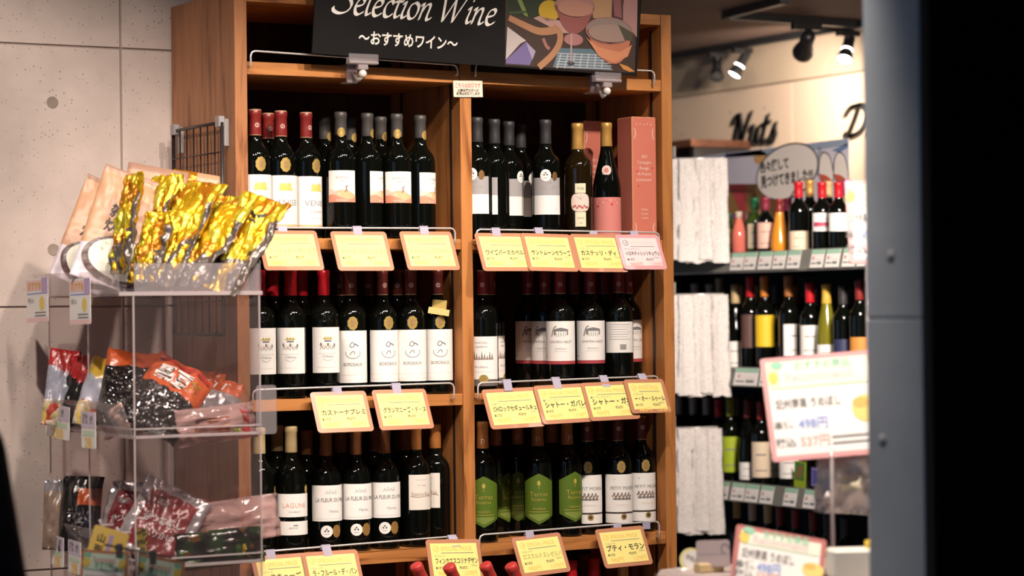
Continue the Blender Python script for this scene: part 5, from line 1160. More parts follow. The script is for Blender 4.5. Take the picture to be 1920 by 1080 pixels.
for z in DECK[:3]:
    bm = bmesh.new()
    q = [Lc(CX - .004, YA, z + .030), Lc(CX - .020, YA, z - .040), Lc(CX - .017, YA, z - .041), Lc(CX - .001, YA, z + .030)]
    r_ = [v + V((0, YB - YA, 0)) for v in q]
    vv = [bm.verts.new(v) for v in q + r_]
    for idx in ((0, 1, 5, 4), (1, 2, 6, 5), (2, 3, 7, 6), (3, 0, 4, 7), (3, 2, 1, 0), (4, 5, 6, 7)): bm.faces.new([vv[i] for i in idx])
    obj('price_rail', bm, cool, CRAIL)
cpart('front_bumper', (CX - .002, YA, DECK[0] - .046), (CX + .01, YB, DECK[0] - .024), mat('cooler_white_strip', (.78, .74, .68), .4))
# price tags in the rails
def rail_tag(px0, px1, z, label):
    a = onX(px0, 560, CX - .012).y; b = onX(px1, 560, CX - .012).y; yc, w = (a + b) / 2, abs(a - b)
    o = V((CX - .0135, yc, z - .005)); up = V((.016, 0, .070)).normalized()
    m = frame(V((0, 0, 0)), V((0, -1, 0)), up); g = empty('rail_tag', o, label, 'price tag', 'price tags in the cooler rails')
    h = .064
    cd = slab('card', [(-w / 2, -h / 2), (w / 2, -h / 2), (w / 2, h / 2), (-w / 2, h / 2)], .0006, WHITE, g, m)
    P = Print(); P.rect(-w / 2, h * .26, w / 2, h * .5, mat('tag_mint', (.34, .58, .42), .5), 1); P.text('赤', -w * .3, h * .02, .014, REDINK, None, 1, .02); P.rect(-w * .42, -h * .30, -w * .05, -h * .22, GREYINK, 1); P.rect(w * .02, -h * .32, w * .36, -h * .18, GREYINK, 1); P.rect(-w * .1, -h * .08, w * .4, -h * .05, PALEP, 1)
    obj('print', P.build('print', lambda u, v, l: m @ V((u, v, .0004 + .0003 * l))), cd)
for (a, b), nm in zip(((1372, 1395), (1397, 1419), (1424, 1448), (1451, 1474), (1478, 1502), (1522, 1546), (1550, 1576), (1582, 1606), (1610, 1634)), ('pink drink bottle', 'small pale bottle', 'green-capped green bottle', 'peach label bottle', 'orange bottle', 'large cream label', 'red-striped label', 'plain white label', 'pink-edged price board held high')): rail_tag(a, b, DECK[0], 'mint-banded price tag in the top cooler rail below the ' + nm)
for (a, b), nm in zip(((1376, 1420), (1424, 1458), (1462, 1500)), ('wide one nearest the hanging sleeves', 'one below the yellow label', 'one behind the large pink-edged board')): rail_tag(a, b, DECK[1], 'mint-banded price tag in the middle cooler rail, ' + nm)
for (a, b), nm in zip(((1345, 1362), (1368, 1392), (1394, 1418), (1422, 1446), (1466, 1490), (1503, 1529), (1566, 1592)), ('touching the hanging sleeves', 'below the lime green label', 'below the low white label', 'below the tall cream label', 'beside the lime advert card', 'below the violet advert card', 'standing alone past the violet advert card')): rail_tag(a, b, DECK[2], 'mint-banded price tag in the lowest cooler rail ' + nm)

GG = mat('green_glass', (.03, .06, .008), .1); OG = mat('olive_yellow_glass', (.16, .15, .012), .12); PKG = mat('pink_liquid', (.62, .16, .12), .12); ORG = mat('orange_bottle', (.72, .26, .02), .2); CLG = mat('pale_straw_glass', (.30, .26, .14), .1)
col = dict(red=CRB, gold=CGLD, dkred=CR, maroon=CMAR, tan=CTAN, black=CBLK, brown=CORG, green=mat('capsule_green', (.01, .10, .04), .35), purple=mat('capsule_purple', (.24, .06, .28), .35), beige=mat('capsule_beige', (.52, .42, .34), .5), olive=mat('capsule_olive', (.24, .26, .02), .4), yellow=mat('capsule_yellow', (.62, .38, .05), .4), orange=mat('capsule_orange', (.60, .20, .03), .4), burgundy=mat('capsule_burgundy', (.24, .02, .05), .4))
LC = dict(white=WHITE, cream=mat('cooler_cream_label', (.74, .60, .44), .6), yellow=mat('cooler_yellow_label', (.80, .52, .02), .5), lime=mat('cooler_lime_label', (.36, .46, .02), .5), navy=mat('cooler_navy_label', (.03, .035, .09), .5), orange=mat('cooler_orange_label', (.64, .25, .05), .5), brown=mat('cooler_brown_label', (.12, .06, .05), .5), pink=mat('cooler_pink_label', (.75, .45, .36), .6))
CP = []
def cooler_bottle(px, top, xr, zb, cap, label, lab_=None, shape='bord', glass=None, r=.037, rot=0, group=None, stripe=None, capz=.26):
    x = xr
    for _ in range(40):
        p = onX(px, top, x); 
        if all((x - a) ** 2 + (p.y - b) ** 2 >= (r + rr) ** 2 * .98 or abs(zb - c) > .1 for a, b, c, rr in CP): break
        x += .008
    h = max(.16, min(.36, p.z - zb)); CP.append((x, p.y, zb, r))
    parts = []
    if lab_:
        c, y0, y1 = lab_; f = (p - CAM).dot(FWD); z1 = min(h * .72, onX(px, y0, x).z - zb); z0 = max(.006, onX(px, y1, x).z - zb)
        P = Print(); P.rect(-r * 1.15, z0, r * 1.15, z1, LC[c], 0, 16)
        if stripe: P.rect(-r * .9, z0 + (z1 - z0) * .25, r * .9, z0 + (z1 - z0) * .5, stripe, 1, 12)
        if c in ('white', 'cream', 'lime', 'pink'):
            P.rect(-r * .5, z0 + (z1 - z0) * .62, r * .5, z0 + (z1 - z0) * .66, GREYINK, 2, 6); P.rect(-r * .6, z0 + (z1 - z0) * .18, r * .6, z0 + (z1 - z0) * .21, GREYINK, 2, 6)
        parts = [('label', P.build('label', cyl(r)))]
    bottle(dict(shape=shape, h=h, r=r, glass=glass or GLASS, cap=col[cap], capz=capz, parts=parts), (x, p.y, zb + .0002), rot, label, group)
D0, D1, D2, D3 = DECK
cb = cooler_bottle
cb(1497, 341, 2.735, D0, 'red', 'red-capped dark bottle with large cream label on the cooler top deck', ('cream', 434, 470))
cb(1518, 338, 2.78, D0, 'gold', 'gold-capped dark bottle behind the large cream label on the cooler top deck')
cb(1541, 342, 2.735, D0, 'red', 'red-capped bottle with red-striped white label next to the purple-capped bottle group', ('white', 400, 434), stripe=mat('label_red_stripe', (.45, .06, .12), .6), group='red-striped label bottles on the cooler top deck')
cb(1572, 342, 2.735, D0, 'red', 'red-capped bottle with plain white label beside the purple-capped bottle', ('white', 400, 434), group='white label bottles on the cooler top deck')
cb(1589, 338, 2.78, D0, 'purple', 'purple-capped bottle with purple-striped white label on the cooler top deck', ('white', 398, 432), stripe=col['purple'], glass=CLG)
cb(1553, 340, 2.82, D0, 'tan', 'tan-capped bottle standing between two red-capped bottles on the cooler top deck')
cb(1435, 370, 2.735, D0, 'burgundy', 'short dark bottle with burgundy cap and peach label on the cooler top deck', ('pink', 418, 466), r=.033)
cb(1415, 371, 2.76, D0, 'green', 'green-capped green bottle with cream label on the cooler top deck', ('cream', 420, 466), glass=GG, r=.030)
cb(1461, 373, 2.735, D0, 'dkred', 'pear-shaped orange bottle with red cap on the cooler top deck', None, 'pear', ORG, .034, capz=.255)
cb(1477, 372, 2.80, D0, 'burgundy', 'burgundy-capped bottle behind the orange bottle')
cb(1385, 397, 2.735, D0, 'beige', 'small pink drink bottle with beige cap on the cooler top deck', None, 'soda', PKG, .028, capz=.285)
cb(1404, 398, 2.79, D0, 'beige', 'small pale bottle with beige cap behind the pink drink', ('cream', 420, 466), 'soda', CLG, .026, capz=.285)
cb(1366, 400, 2.75, D0, 'green', 'small dark green bottle beside the hanging foam sleeves', ('lime', 430, 466), 'soda', GG, .028, capz=.285)
# middle deck
cb(1406, 516, 2.735, D1, 'red', 'red-capped dark bottle with narrow brown label on the cooler middle deck', ('brown', 590, 652))
cb(1433, 516, 2.735, D1, 'orange', 'orange-capped dark bottle with tall yellow label on the cooler middle deck', ('yellow', 591, 650))
cb(1378, 534, 2.735, D1, 'tan', 'tan-capped dark bottle with low white label beside the sleeves on the cooler middle deck', ('white', 640, 690), 'burg')
cb(1455, 535, 2.735, D1, 'black', 'black-capped sloping bottle with low white label on the cooler middle deck', ('white', 642, 690), 'hock')
cb(1478, 517, 2.735, D1, 'brown', 'brown-capped bottle with narrow white label on the cooler middle deck', ('white', 608, 668), rot=35)
cb(1518, 531, 2.735, D1, 'red', 'red-capped bottle with white picture label above the large price board', ('white', 610, 668))
cb(1549, 533, 2.735, D1, 'yellow', 'yellow-capped olive glass bottle on the cooler middle deck', ('white', 646, 690), 'hock', OG)
cb(1580, 535, 2.735, D1, 'black', 'black-capped bottle with navy label on the cooler middle deck', ('navy', 636, 680))
cb(1611, 524, 2.735, D1, 'dkred', 'red-capped bottle with orange label and white spot on the cooler middle deck', ('orange', 632, 680))
for k, (px, top, cp) in enumerate(((1349, 515, 'tan'), (1331, 533, 'beige'), (1303, 532, 'beige'), (1363, 534, 'black'), (1392, 536, 'brown'), (1420, 536, 'tan'), (1490, 536, 'brown'), (1508, 518, 'black'), (1594, 536, 'black'), (1534, 540, 'maroon'))):
    cb(px, top, 2.84, D1, cp, 'second-row bottle on cooler middle deck, ' + ('tall tan-capped, past the sleeves', 'beige-capped, second over the sleeves', 'beige-capped, first over the sleeves', 'behind the tan-capped low label bottle', 'behind the narrow brown label bottle', 'behind the yellow label bottle', 'behind the narrow white label bottle', 'behind the white picture label bottle', 'behind the navy label bottle', 'behind the olive glass bottle')[k], None, group='second row bottles on the cooler middle deck')
# lower deck
cb(1369, 745, 2.735, D2, 'olive', 'olive-capped bottle with lime green label on the cooler lower deck', ('lime', 818, 884))
cb(1347, 748, 2.76, D2, 'red', 'bright red-capped dark bottle beside the lime green label')
cb(1402, 748, 2.735, D2, 'maroon', 'maroon-capped sloping bottle with low white label on the cooler lower deck', ('white', 866, 898), 'hock')
cb(1426, 752, 2.735, D2, 'dkred', 'red-capped bottle with tall cream label on the cooler lower deck', ('cream', 828, 894))
cb(1448, 752, 2.735, D2, 'dkred', 'red-capped bottle with white label next to the tall cream label', ('white', 828, 894))
cb(1478, 752, 2.735, D2, 'maroon', 'maroon-capped bottle with white label below the large price board', ('white', 850, 896))
for px, cp, nm in ((1272, 'beige', 'beige-capped, touching the rack post'), (1300, 'beige', 'beige-capped, between two beige caps over the sleeves'), (1325, 'beige', 'beige-capped, next to the bright red cap'), (1385, 'maroon', 'maroon-capped, behind the lime green label'), (1412, 'maroon', 'maroon-capped, behind the tall cream label'), (1510, 'maroon', 'behind the lime advert card'), (1545, 'dkred', 'behind the violet advert card')):
    cb(px, 745, 2.84, D2, cp, 'second-row bottle on cooler lower deck, ' + nm, None, group='second row bottles on the cooler lower deck')
for px, cp, nm in ((1382, 'tan', 'tan-capped, nearest the sleeves'), (1411, 'beige', 'beige-capped'), (1440, 'tan', 'tan-capped, next to the dark red caps'), (1463, 'dkred', 'dark red cap next to a tan cap'), (1492, 'dkred', 'dark red cap between two dark red caps'), (1525, 'dkred', 'dark red cap next to a black cap'), (1552, 'black', 'black cap next to a dark red cap'), (1584, 'black', 'black cap nearest the front wall end')):
    cb(px, 935 + (px - 1380) * .17, 2.735, D3, cp, 'dark bottle on the cooler floor deck, ' + nm, None, group='bottles on the cooler floor deck')
# small cards among the bottles of the lower deck
def deck_card(c, x, label, bgm, art):
    q = [onX(a, b, x) for a, b in c]; o = (q[2] + q[3]) / 2; ex = q[1] - q[0]; ey = q[0] - q[3]; w, h = ex.length, ey.length; m = frame(V((0, 0, 0)), ex, ey); g = empty('advert_card', o, label, 'card')
    slab('card', [(-w / 2, 0), (w / 2, 0), (w / 2, h), (-w / 2, h)], .002, bgm, g, m); P = Print(); art(P, w, h); obj('print', P.build('print', lambda u, v, l: m @ V((u, v, .0005 + .0004 * l))), g)
deck_card([(1489, 862), (1510, 866), (1509, 918), (1489, 912)], 2.70, 'lime and red advert card between bottles on the cooler lower deck', LC['lime'], lambda P, w, h: (P.rect(-w * .4, h * .30, w * .4, h * .95, mat('card_green', (.06, .22, .05), .5), 1), P.text('CAVA', 0, h * .62, .03, REDINK, w * .7, 2, .04, 1.4)))
deck_card([(1521, 876), (1574, 884), (1573, 920), (1521, 912)], 2.70, 'violet blue advert card on the cooler lower deck', mat('card_violet', (.10, .10, .34), .5), lambda P, w, h: (P.stroke([(-w * .45, h * .08), (w * .45, h * .08), (w * .45, h * .92), (-w * .45, h * .92)], .004, TLIL, 1, True), P.text('MENU', 0, h * .5, .03, TLIL, w * .4, 1), P.text('wine bar', 0, h * .2, .02, TLIL, w * .5, 1)))

# speech bubble board behind the top deck bottles
XB = 2.98
board = empty('poster_board', onX(1450, 345, XB), 'pale lilac poster board with speech bubble behind the cooler bottles', 'poster')
OB = board.location.copy()
q = [onX(x, y, XB) for x, y in ((1292, 296), (1591, 259), (1591, 428), (1420, 345), (1292, 345))]
LILB = mat('poster_lilac', (.62, .58, .66), .6, var=.1, vscale=8)
mB = frame(V((0, 0, 0)), V((0, -1, 0)), V((0, 0, 1)))
def b2(x, y): d = onX(x, y, XB) - OB; return (-d.y, d.z)
slab('board', [b2(1292, 345), b2(1430, 345), b2(1535, 420), b2(1591, 428), b2(1591, 259), b2(1292, 296)], .004, LILB, board, mB)
P = Print()
for pts, c in ((((1300, 297), (1590, 260), (1590, 272), (1470, 290)), (.30, .36, .46)), (((1360, 288), (1430, 280), (1426, 290), (1362, 298)), (.36, .33, .50)), (((1475, 276), (1500, 272), (1496, 280), (1472, 286)), (.16, .22, .34)), (((1560, 282), (1590, 268), (1591, 276), (1575, 286)), (.14, .22, .38)), (((1536, 276), (1545, 284), (1540, 330), (1524, 328)), (.36, .38, .46))):
    P.poly([b2(*t_) for t_ in pts], mat('poster_%d' % (len(MATS)), c, .6), 1)
P.ell(*b2(1427, 296), .045, .025, mat('poster_orange', (.60, .34, .14), .6), 1)
BUB = mat('bubble_paper', (.82, .74, .68), .6); BUBE = mat('bubble_edge', (.05, .045, .05), .6)
cx, cy = b2(1476, 322)
def bubble(g): return [(cx + (.190 + g) * math.cos(a) , cy + (.098 + g) * math.sin(a) + .11 * (.19 * math.cos(a))) for a in [2 * math.pi * k / 40 for k in range(40)]]
P.poly(bubble(.007), BUBE, 2); P.stroke([b2(1494, 352), b2(1462, 405)], .007, BUBE, 4.5); P.poly(bubble(0), BUB, 3); P.poly([b2(1456, 356), b2(1488, 350), b2(1463, 401)], BUB, 4)
r0 = math.atan2(b2(1530, 303)[1] - b2(1424, 321)[1], b2(1530, 303)[0] - b2(1424, 321)[0])
a, b = b2(1426, 315), b2(1480, 305); P.text('色々探して', (a[0] + b[0]) / 2, (a[1] + b[1]) / 2, .046, INK, abs(b[0] - a[0]), 5, .035, r0)
a, b = b2(1428, 344), b2(1526, 325); P.text('見つけてきました!!!', (a[0] + b[0]) / 2, (a[1] + b[1]) / 2, .050, INK, abs(b[0] - a[0]), 5, .035, r0)
# two white lobed shapes with red bases beside the bubble
for l, dx in ((0, 0), (1, 28)):
    pts = catmull([b2(1536 + dx, 330), b2(1538 + dx, 300), b2(1545 + dx, 286), b2(1556 + dx, 292), b2(1562 + dx, 312), b2(1564 + dx, 336), b2(1550 + dx, 345)], 6)
    P.poly(pts, BUB, 3); P.stroke(pts, .005, BUBE, 4); P.poly(catmull([b2(1537 + dx, 326), b2(1550 + dx, 329), b2(1560 + dx, 338), b2(1550 + dx, 342), b2(1540 + dx, 338)], 5), mat('poster_red', (.55, .10, .06), .6), 5)
obj('print', P.build('print', lambda u, v, l: mB @ V((u, v, .0008 + .0006 * l))), board)
for yy in (1.55, 2.25):
    bm = bmesh.new(); add_tube(bm, [V((XB + .012, yy, D0)) - OB, V((XB + .012, yy, 2.02)) - OB], .006, 8); obj('support_rod', bm, board, STEEL)
# carton of fruit sweets behind the deck, at the left of the bubble
p0 = onX(1352, 402, 3.05); g = empty('display_carton', (3.05, p0.y, D0), 'purple-edged carton with gold and red front at the poster foot', 'carton')
w = abs(onX(1352, 400, 3.05).y - onX(1418, 400, 3.05).y); h = onX(1385, 337, 3.05).z - D0
bm = bmesh.new(); add_box(bm, (0, -w, 0), (.10, 0, h), bev=.002); obj('carton_body', bm, g, mat('carton_gold', (.28, .16, .05), .5))
P = Print(); P.rect(0, h * .96, w, h, col['purple'], 1); P.rect(0, h * .55, w, h * .59, col['purple'], 1); P.poly([(w * .25, h * .95), (w * .75, h * .95), (w * .72, h * .62), (w * .55, h * .62)], mat('carton_red', (.45, .05, .06), .5), 1); P.rect(w * .15, h * .1, w * .85, h * .5, mat('carton_dark', (.10, .05, .02), .5), 1); P.rect(w * .62, h * .6, w * .78, h * .52, MATS['carton_red'], 2)
obj('front_print', P.build('front_print', lambda u, v, l: V((-.0006 - .0006 * l, -u, v))), g)

# hanging foam sleeves
def sleeve_mesh(w, h, seed):
    bm = bmesh.new(); nx, ny = 8, 26; G_ = {}
    for s in (1, -1):
        for i in range(nx + 1):
            for j in range(ny + 1):
                u, v = i / nx, j / ny
                z = s * .009 * math.sin(math.pi * u) * (.4 + .6 * (1 - v)) + .004 * noise.noise(V((u * 4 + seed, v * 9, seed))) + .002 * math.sin(u * 18 + seed)
                flare = 1 + .28 * (1 - v) ** 2 + .05 * noise.noise(V((v * 6, seed, 0)))
                G_[s, i, j] = bm.verts.new(((u - .5) * w * flare + .004 * noise.noise(V((seed, v * 5, u))), z, -h + v * h + (.006 * noise.noise(V((u * 5, seed * 2, 1))) if j == 0 else 0)))
    for s in (1, -1):
        for i in range(nx):
            for j in range(ny):
                q = [G_[s, i, j], G_[s, i + 1, j], G_[s, i + 1, j + 1], G_[s, i, j + 1]]; f = bm.faces.new(q if s < 0 else q[::-1]); f.smooth = True
    bmesh.ops.remove_doubles(bm, verts=bm.verts, dist=.0002)
    me = bpy.data.meshes.new('foam_sleeve'); bm.to_mesh(me); bm.free(); return me
def foam():
    m = bpy.data.materials.new('white_foam_net'); m.use_nodes = True; nt = m.node_tree; b = nt.nodes['Principled BSDF']; b.inputs['Roughness'].default_value = .7
    tc = nt.nodes.new('ShaderNodeTexCoord'); mp = nt.nodes.new('ShaderNodeMapping'); mp.inputs['Scale'].default_value = (260, 60, 120); mp.inputs['Rotation'].default_value = (0, .7, 0)
    w_ = nt.nodes.new('ShaderNodeTexVoronoi'); w_.inputs['Scale'].default_value = 1.0; nt.links.new(tc.outputs['Object'], mp.inputs[0]); nt.links.new(mp.outputs[0], w_.inputs['Vector'])
    cr = nt.nodes.new('ShaderNodeValToRGB'); cr.color_ramp.elements[0].color = (.86, .82, .79, 1); cr.color_ramp.elements[1].color = (.58, .53, .51, 1); cr.color_ramp.elements[1].position = .9
    nt.links.new(w_.outputs['Distance'], cr.inputs[0]); nt.links.new(cr.outputs[0], b.inputs['Base Color'])
    bp = nt.nodes.new('ShaderNodeBump'); bp.inputs['Strength'].default_value = .6; bp.inputs['Distance'].default_value = .004; nt.links.new(w_.outputs['Distance'], bp.inputs['Height']); nt.links.new(bp.outputs[0], b.inputs['Normal'])
    m.diffuse_color = (.85, .82, .8, 1); return m
FOAM = foam()
XS = CX - .10
for bi, (y0, y1, xa, xb, nm) in enumerate(((297, 492, 1262, 1356, 'above the top deck rail'), (552, 742, 1262, 1358, 'beside the yellow label bottle'), (802, 1000, 1262, 1346, 'beside the lime green label bottle'))):
    n = 6
    pm = onX((xa + xb) / 2, y0, XS); zf = (pm - CAM).dot(FWD); step = (xb - xa) / F * zf / n; h0 = pm.z - onX((xa + xb) / 2, y1, XS).z
    g = empty('hook_bar', pm, 'steel hook bar carrying the white foam sleeves hung ' + nm, 'hook')
    bm = bmesh.new(); half = step * n / 2; add_tube(bm, [V((CX - .004 - pm.x, 0, .0)), V((0, 0, 0))], .003, 8); add_tube(bm, [R0 * -half, R0 * half], .003, 8); obj('rod', bm, g, STEEL)
    bm = bmesh.new(); add_box(bm, V((-.006, -.02, .004)) - R0 * half, V((-.002, .018, .045)) - R0 * half, bev=.001); obj('notice_plate', bm, g, mat('grey_notice', (.50, .46, .44), .5))
    if bi == 0:
        bm = bmesh.new(); add_tube(bm, [V((CX - .004 - pm.x, 0, 0)), V((CX + .012 - pm.x, 0, 0)), V((CX + .012 - pm.x, 0, D0 - pm.z))], .005, 8); obj('upright', bm, g, STEEL)
    for k in range(n):
        h = h0 * (.965 + .035 * ((k * 7) % 3) / 2); me = sleeve_mesh(.058, h, bi * 10 + k * 1.37); me.materials.append(FOAM)
        o = obj('foam_sleeve', me, None); o.location = pm + R0 * (step * (k + .5 - n / 2)) - fw * (.010 + .006 * (k % 2)) + V((0, 0, -.002)); o.rotation_euler = (0, 0, cam_rot(o.location) + math.radians(6 * ((k * 5) % 3) - 6))
        tag(o, ('end foam sleeve touching the rack post, hung ', 'second foam sleeve from the rack post, hung ', 'third foam sleeve from the rack post, hung ', 'fourth foam sleeve from the rack post, hung ', 'fifth foam sleeve from the rack post, hung ', 'foam sleeve nearest the bottles, hung ')[k] + nm, 'foam sleeve', 'foam sleeves hung ' + nm)

# dark shelf cabinet under the lettering, seen over the cooler end
g = empty('nut_shelf', (3.42, 3.3, 0), 'dark brown shelf cabinet against the beige wall below the Nuts lettering', 'cabinet')
pz = onX(1330, 262, 3.28).z; ye = onX(1398, 268, 3.56).y
bm = bmesh.new(); add_box(bm, (-.14, ye - 3.3, pz - .02), (.17, 1.5, pz + .012), bev=.002); obj('top_board', bm, g, wood('cabinet_wood', (.05, .018, .010), (.13, .05, .025), 1))
bm = bmesh.new(); add_box(bm, (.12, ye - 3.3 + .01, 0), (.16, 1.5, pz - .02)); obj('back_panel', bm, g, BLACK)
for yy in (ye - 3.3 + .01, 1.45): bm = bmesh.new(); add_box(bm, (-.12, yy, 0), (.12, yy + .03, pz - .02)); obj('side_panel', bm, g, MATS.get('matt_black'))
for zz in (.4, .85, 1.3, 1.72): bm = bmesh.new(); add_box(bm, (-.12, ye - 3.3 + .04, zz), (.12, 1.45, zz + .02)); obj('shelf_board', bm, g, BLACK)

# lettering on the far wall
SCR = {'N': ([[(-.35, 1.05), (-.20, 1.35), (.02, 1.42), (.05, 1.1), (-.10, .0)], [(.04, 1.38), (.30, .75), (.46, .06)], [(.46, .06), (.66, .9), (.86, 1.50)]], .98),
       'u': ([[(.0, .70), (.12, .86), (.14, .6), (.08, .18), (.22, .0), (.42, .22), (.56, .80)], [(.56, .80), (.52, .3), (.62, .02), (.80, .16)]], .80),
       't': ([[(.30, 1.30), (.20, .7), (.12, .2), (.26, .0), (.44, .16)], [(-.04, .86), (.24, .90), (.52, .98)]], .52),
       's': ([[(.02, .04), (.22, .40), (.38, .88), (.36, .60), (.46, .30), (.34, .02), (.10, .04)]], .56),
       'D': ([[(.30, 1.35), (.24, .8), (.10, .05)], [(-.25, 1.05), (-.05, 1.42), (.45, 1.50), (.85, 1.20), (.86, .62), (.58, .14), (.18, .0), (-.08, .14)]], 1.02),
       'r': ([[(.0, .70), (.14, .88), (.14, .5), (.08, .0)], [(.12, .5), (.30, .86), (.48, .80)]], .52)}
def wall_word(word, pa, pb, xh, label):
    XW = 3.594
    A, B = onX(*pa, XW), onX(*pb, XW); g = empty('wall_lettering', A, label, 'lettering'); tot = sum(SCR[c][1] for c in word); d = (B - A); sx = d.length / tot; dn = d.normalized(); cur = 0
    for c in word:
        P = Print()
        for st in SCR[c][0]:
            P.nib([(cur + (x + .22 * y) * sx, y * xh) for x, y in catmull(st, 7)], .034, INK, 35, .45, 0)
        me = P.build('letter', lambda u, v, l: dn * u + V((0, 0, v)) + V((-.002, 0, 0)))
        bm = bmesh.new(); bm.from_mesh(me); r_ = bmesh.ops.extrude_face_region(bm, geom=bm.faces[:]); bmesh.ops.translate(bm, vec=(-.010, 0, 0), verts=[e for e in r_['geom'] if isinstance(e, bmesh.types.BMVert)]); bm.to_mesh(me); bm.free()
        obj('letter', me, g); cur += SCR[c][1] * sx
wall_word('Nuts', (1380, 273), (1456, 267), .090, 'black script lettering reading Nuts on the beige wall')
wall_word('Dr', (1588, 256), (1650, 251), .080, 'black script lettering starting with Dr on the beige wall')

# ================================================================== TRACK LIGHTS
LENS_ON = mat('lit_lens', (1.0, .93, .84), .3, emit=14.0); LENS_OFF = mat('dark_lens', (.05, .05, .05), .1)
def track(a, b, label):
    a, b = V(a), V(b); bm = bmesh.new(); d = (b - a).normalized(); s = V((-d.y, d.x, 0)); L = (b - a).length
    m = Matrix.Identity(4)
    for i in range(3): m[i][0], m[i][1], m[i][2] = d[i], s[i], (0, 0, 1)[i]
    g = empty('light_track', a, label, 'light track')
    add_box(bm, (0, -.017, -.030), (L, .017, 0), 0, m, .002); obj('rail', bm, g, BLACKGL)
    for x0 in (-.006, L): 
        bm = bmesh.new(); add_box(bm, (x0, -.018, -.031), (x0 + .006, .018, 0), 0, m); obj('end_cap', bm, g, BLACK)
def spot(p, aim, label, energy=0.0, size=60, blend=.6, lit=True, group=None, glow=True, sc=1.0):
    """a track lamp: adapter on the track, swivel arm, tapered housing, lens; p = point under the track"""
    p, aim = V(p), V(aim)
    g = empty('spot_lamp', p, label, 'spotlight', group)
    bm = bmesh.new(); add_box(bm, (-.075 * sc, -.016, -.034 * sc), (.075 * sc, .016, 0), bev=.003); obj('adapter', bm, g, BLACKGL)
    piv = V((0, 0, -.085 * sc)); bm = bmesh.new(); add_tube(bm, [V((0, 0, -.03 * sc)), piv], .008, 8); add_tube(bm, [piv + V((-.014, 0, 0)), piv + V((.014, 0, 0))], .012, 10); obj('swivel_arm', bm, g, mat('grey_swivel', (.16, .15, .15), .4, .4))
    d = (aim - (p + piv)).normalized(); q = V((0, 0, 1)).rotation_difference(d).to_matrix().to_4x4(); mm = Matrix.Translation(piv) @ q
    bm = bmesh.new(); add_lathe(bm, [(0, -.075 * sc), (.026 * sc, -.072 * sc), (.032 * sc, -.05 * sc), (.033 * sc, .045 * sc), (.036 * sc, .05 * sc), (.047 * sc, .098 * sc), (.049 * sc, .112 * sc), (.045 * sc, .112 * sc), (.040 * sc, .100 * sc), (0, .098 * sc)], 20, 0, mm); obj('housing', bm, g, BLACKGL)
    bm = bmesh.new(); add_lathe(bm, [(.0335 * sc, .036 * sc), (.0345 * sc, .037 * sc), (.0345 * sc, .043 * sc), (.0335 * sc, .044 * sc)], 20, 0, mm); obj('cooling_slot', bm, g, LENS_ON if (lit and glow) else BLACK)
    bm = bmesh.new(); add_lathe(bm, [(.0445 * sc, .106 * sc), (.030 * sc, .113 * sc), (0, .116 * sc)], 20, 0, mm); obj('lens', bm, g, LENS_ON if lit else LENS_OFF)
    if energy:
        l = bpy.data.lights.new('spot_light', 'SPOT'); l.energy = energy; l.color = LAMP_COL; l.spot_size = math.radians(size); l.spot_blend = blend; l.shadow_soft_size = .035
        lo = bpy.data.objects.new('spot_light', l); COL.objects.link(lo); lo.parent = g; lo.location = mm @ V((0, 0, .125 * sc)); lo.rotation_mode = 'QUATERNION'; lo.rotation_quaternion = d.to_track_quat('-Z', 'Y')
    return g
zt = ZH
for yy, x0, x1, nm in ((-1.6, -.6, 1.4, 'nearest the wine rack'), (-1.9, -2.4, -.4, 'farther from the concrete wall'), (-2.1, -.9, 1.3, 'just inside the shop front, added out of view')):
    track((x0, yy, zt), (x1, yy, zt), 'black light track on the high ceiling ' + nm)
zl = zt - .030
for x, yy, aim, e, sz, nm in MAIN_SPOTS: spot((x, yy, zl), aim, 'black track spotlight on the high ceiling, aimed at ' + nm, e, sz, .65, group='spotlights above the wine rack')
for i, (x, aim, e) in enumerate(ADDED_TABLE_SPOTS): spot((x, -2.1, zl), aim, 'added black track spotlight inside the shop front, out of view, aimed at the ' + ('price boards', 'near display table', 'cards before the acrylic boxes')[i], e, 60, .7, group='added spotlights inside the shop front')
zt = ZC; zl = zt - .030
# tracks over the far aisle
ya, yb = onX(1262, 136, 3.40).y, onX(1640, 76, 3.40).y
track((3.40, 4.4, zt), (3.40, .6, zt), 'black ceiling light track running along the beige wall')
pc = atZ(1362, 36, 8.6); k = (zt - .03 - CAM.z) / (ray(1362, 36).z); pc = CAM + ray(1362, 36) * k; pe = CAM + ray(1600, 52) * ((zt - .03 - CAM.z) / ray(1600, 52).z)
track((pc.x, pc.y, zt), (pe.x, pe.y, zt), 'short black light track crossing the ceiling towards the front wall')
pf = CAM + ray(1470, 8) * ((zt - .03 - CAM.z) / ray(1470, 8).z)
track((pc.x, pc.y, zt), (pf.x, pf.y, zt), 'short black light track parallel to the beige wall')
def ceil(x, y): k = (zl - CAM.z) / ray(x, y).z; return CAM + ray(x, y) * k
p = onX(1345, 128, 3.40); spot((3.40, p.y, zl), (3.0, p.y - .5, 1.6), 'unlit black spotlight beside the lit one on the wall track', lit=False, group='wall track spotlights', sc=.62)
p = onX(1392, 120, 3.40); spot((3.40, p.y, zl), (2.7, p.y + .25, 1.3), 'lit black spotlight on the wall track above the Nuts lettering', 40, 70, .6, group='wall track spotlights', sc=.62)
p = ceil(1512, 42); spot(p, (3.59, 2.72, 2.12), 'black spotlight turned to the lettering wall on the short crossing track', 70, 110, .8, lit=True, sc=.86, glow=False)
p = onX(1590, 84, 3.40); spot((3.40, p.y, zl), (2.85, p.y - .35, 1.6), 'lit black spotlight on the wall track next to the front wall end', 40, 70, .6, group='wall track spotlights', sc=.68)
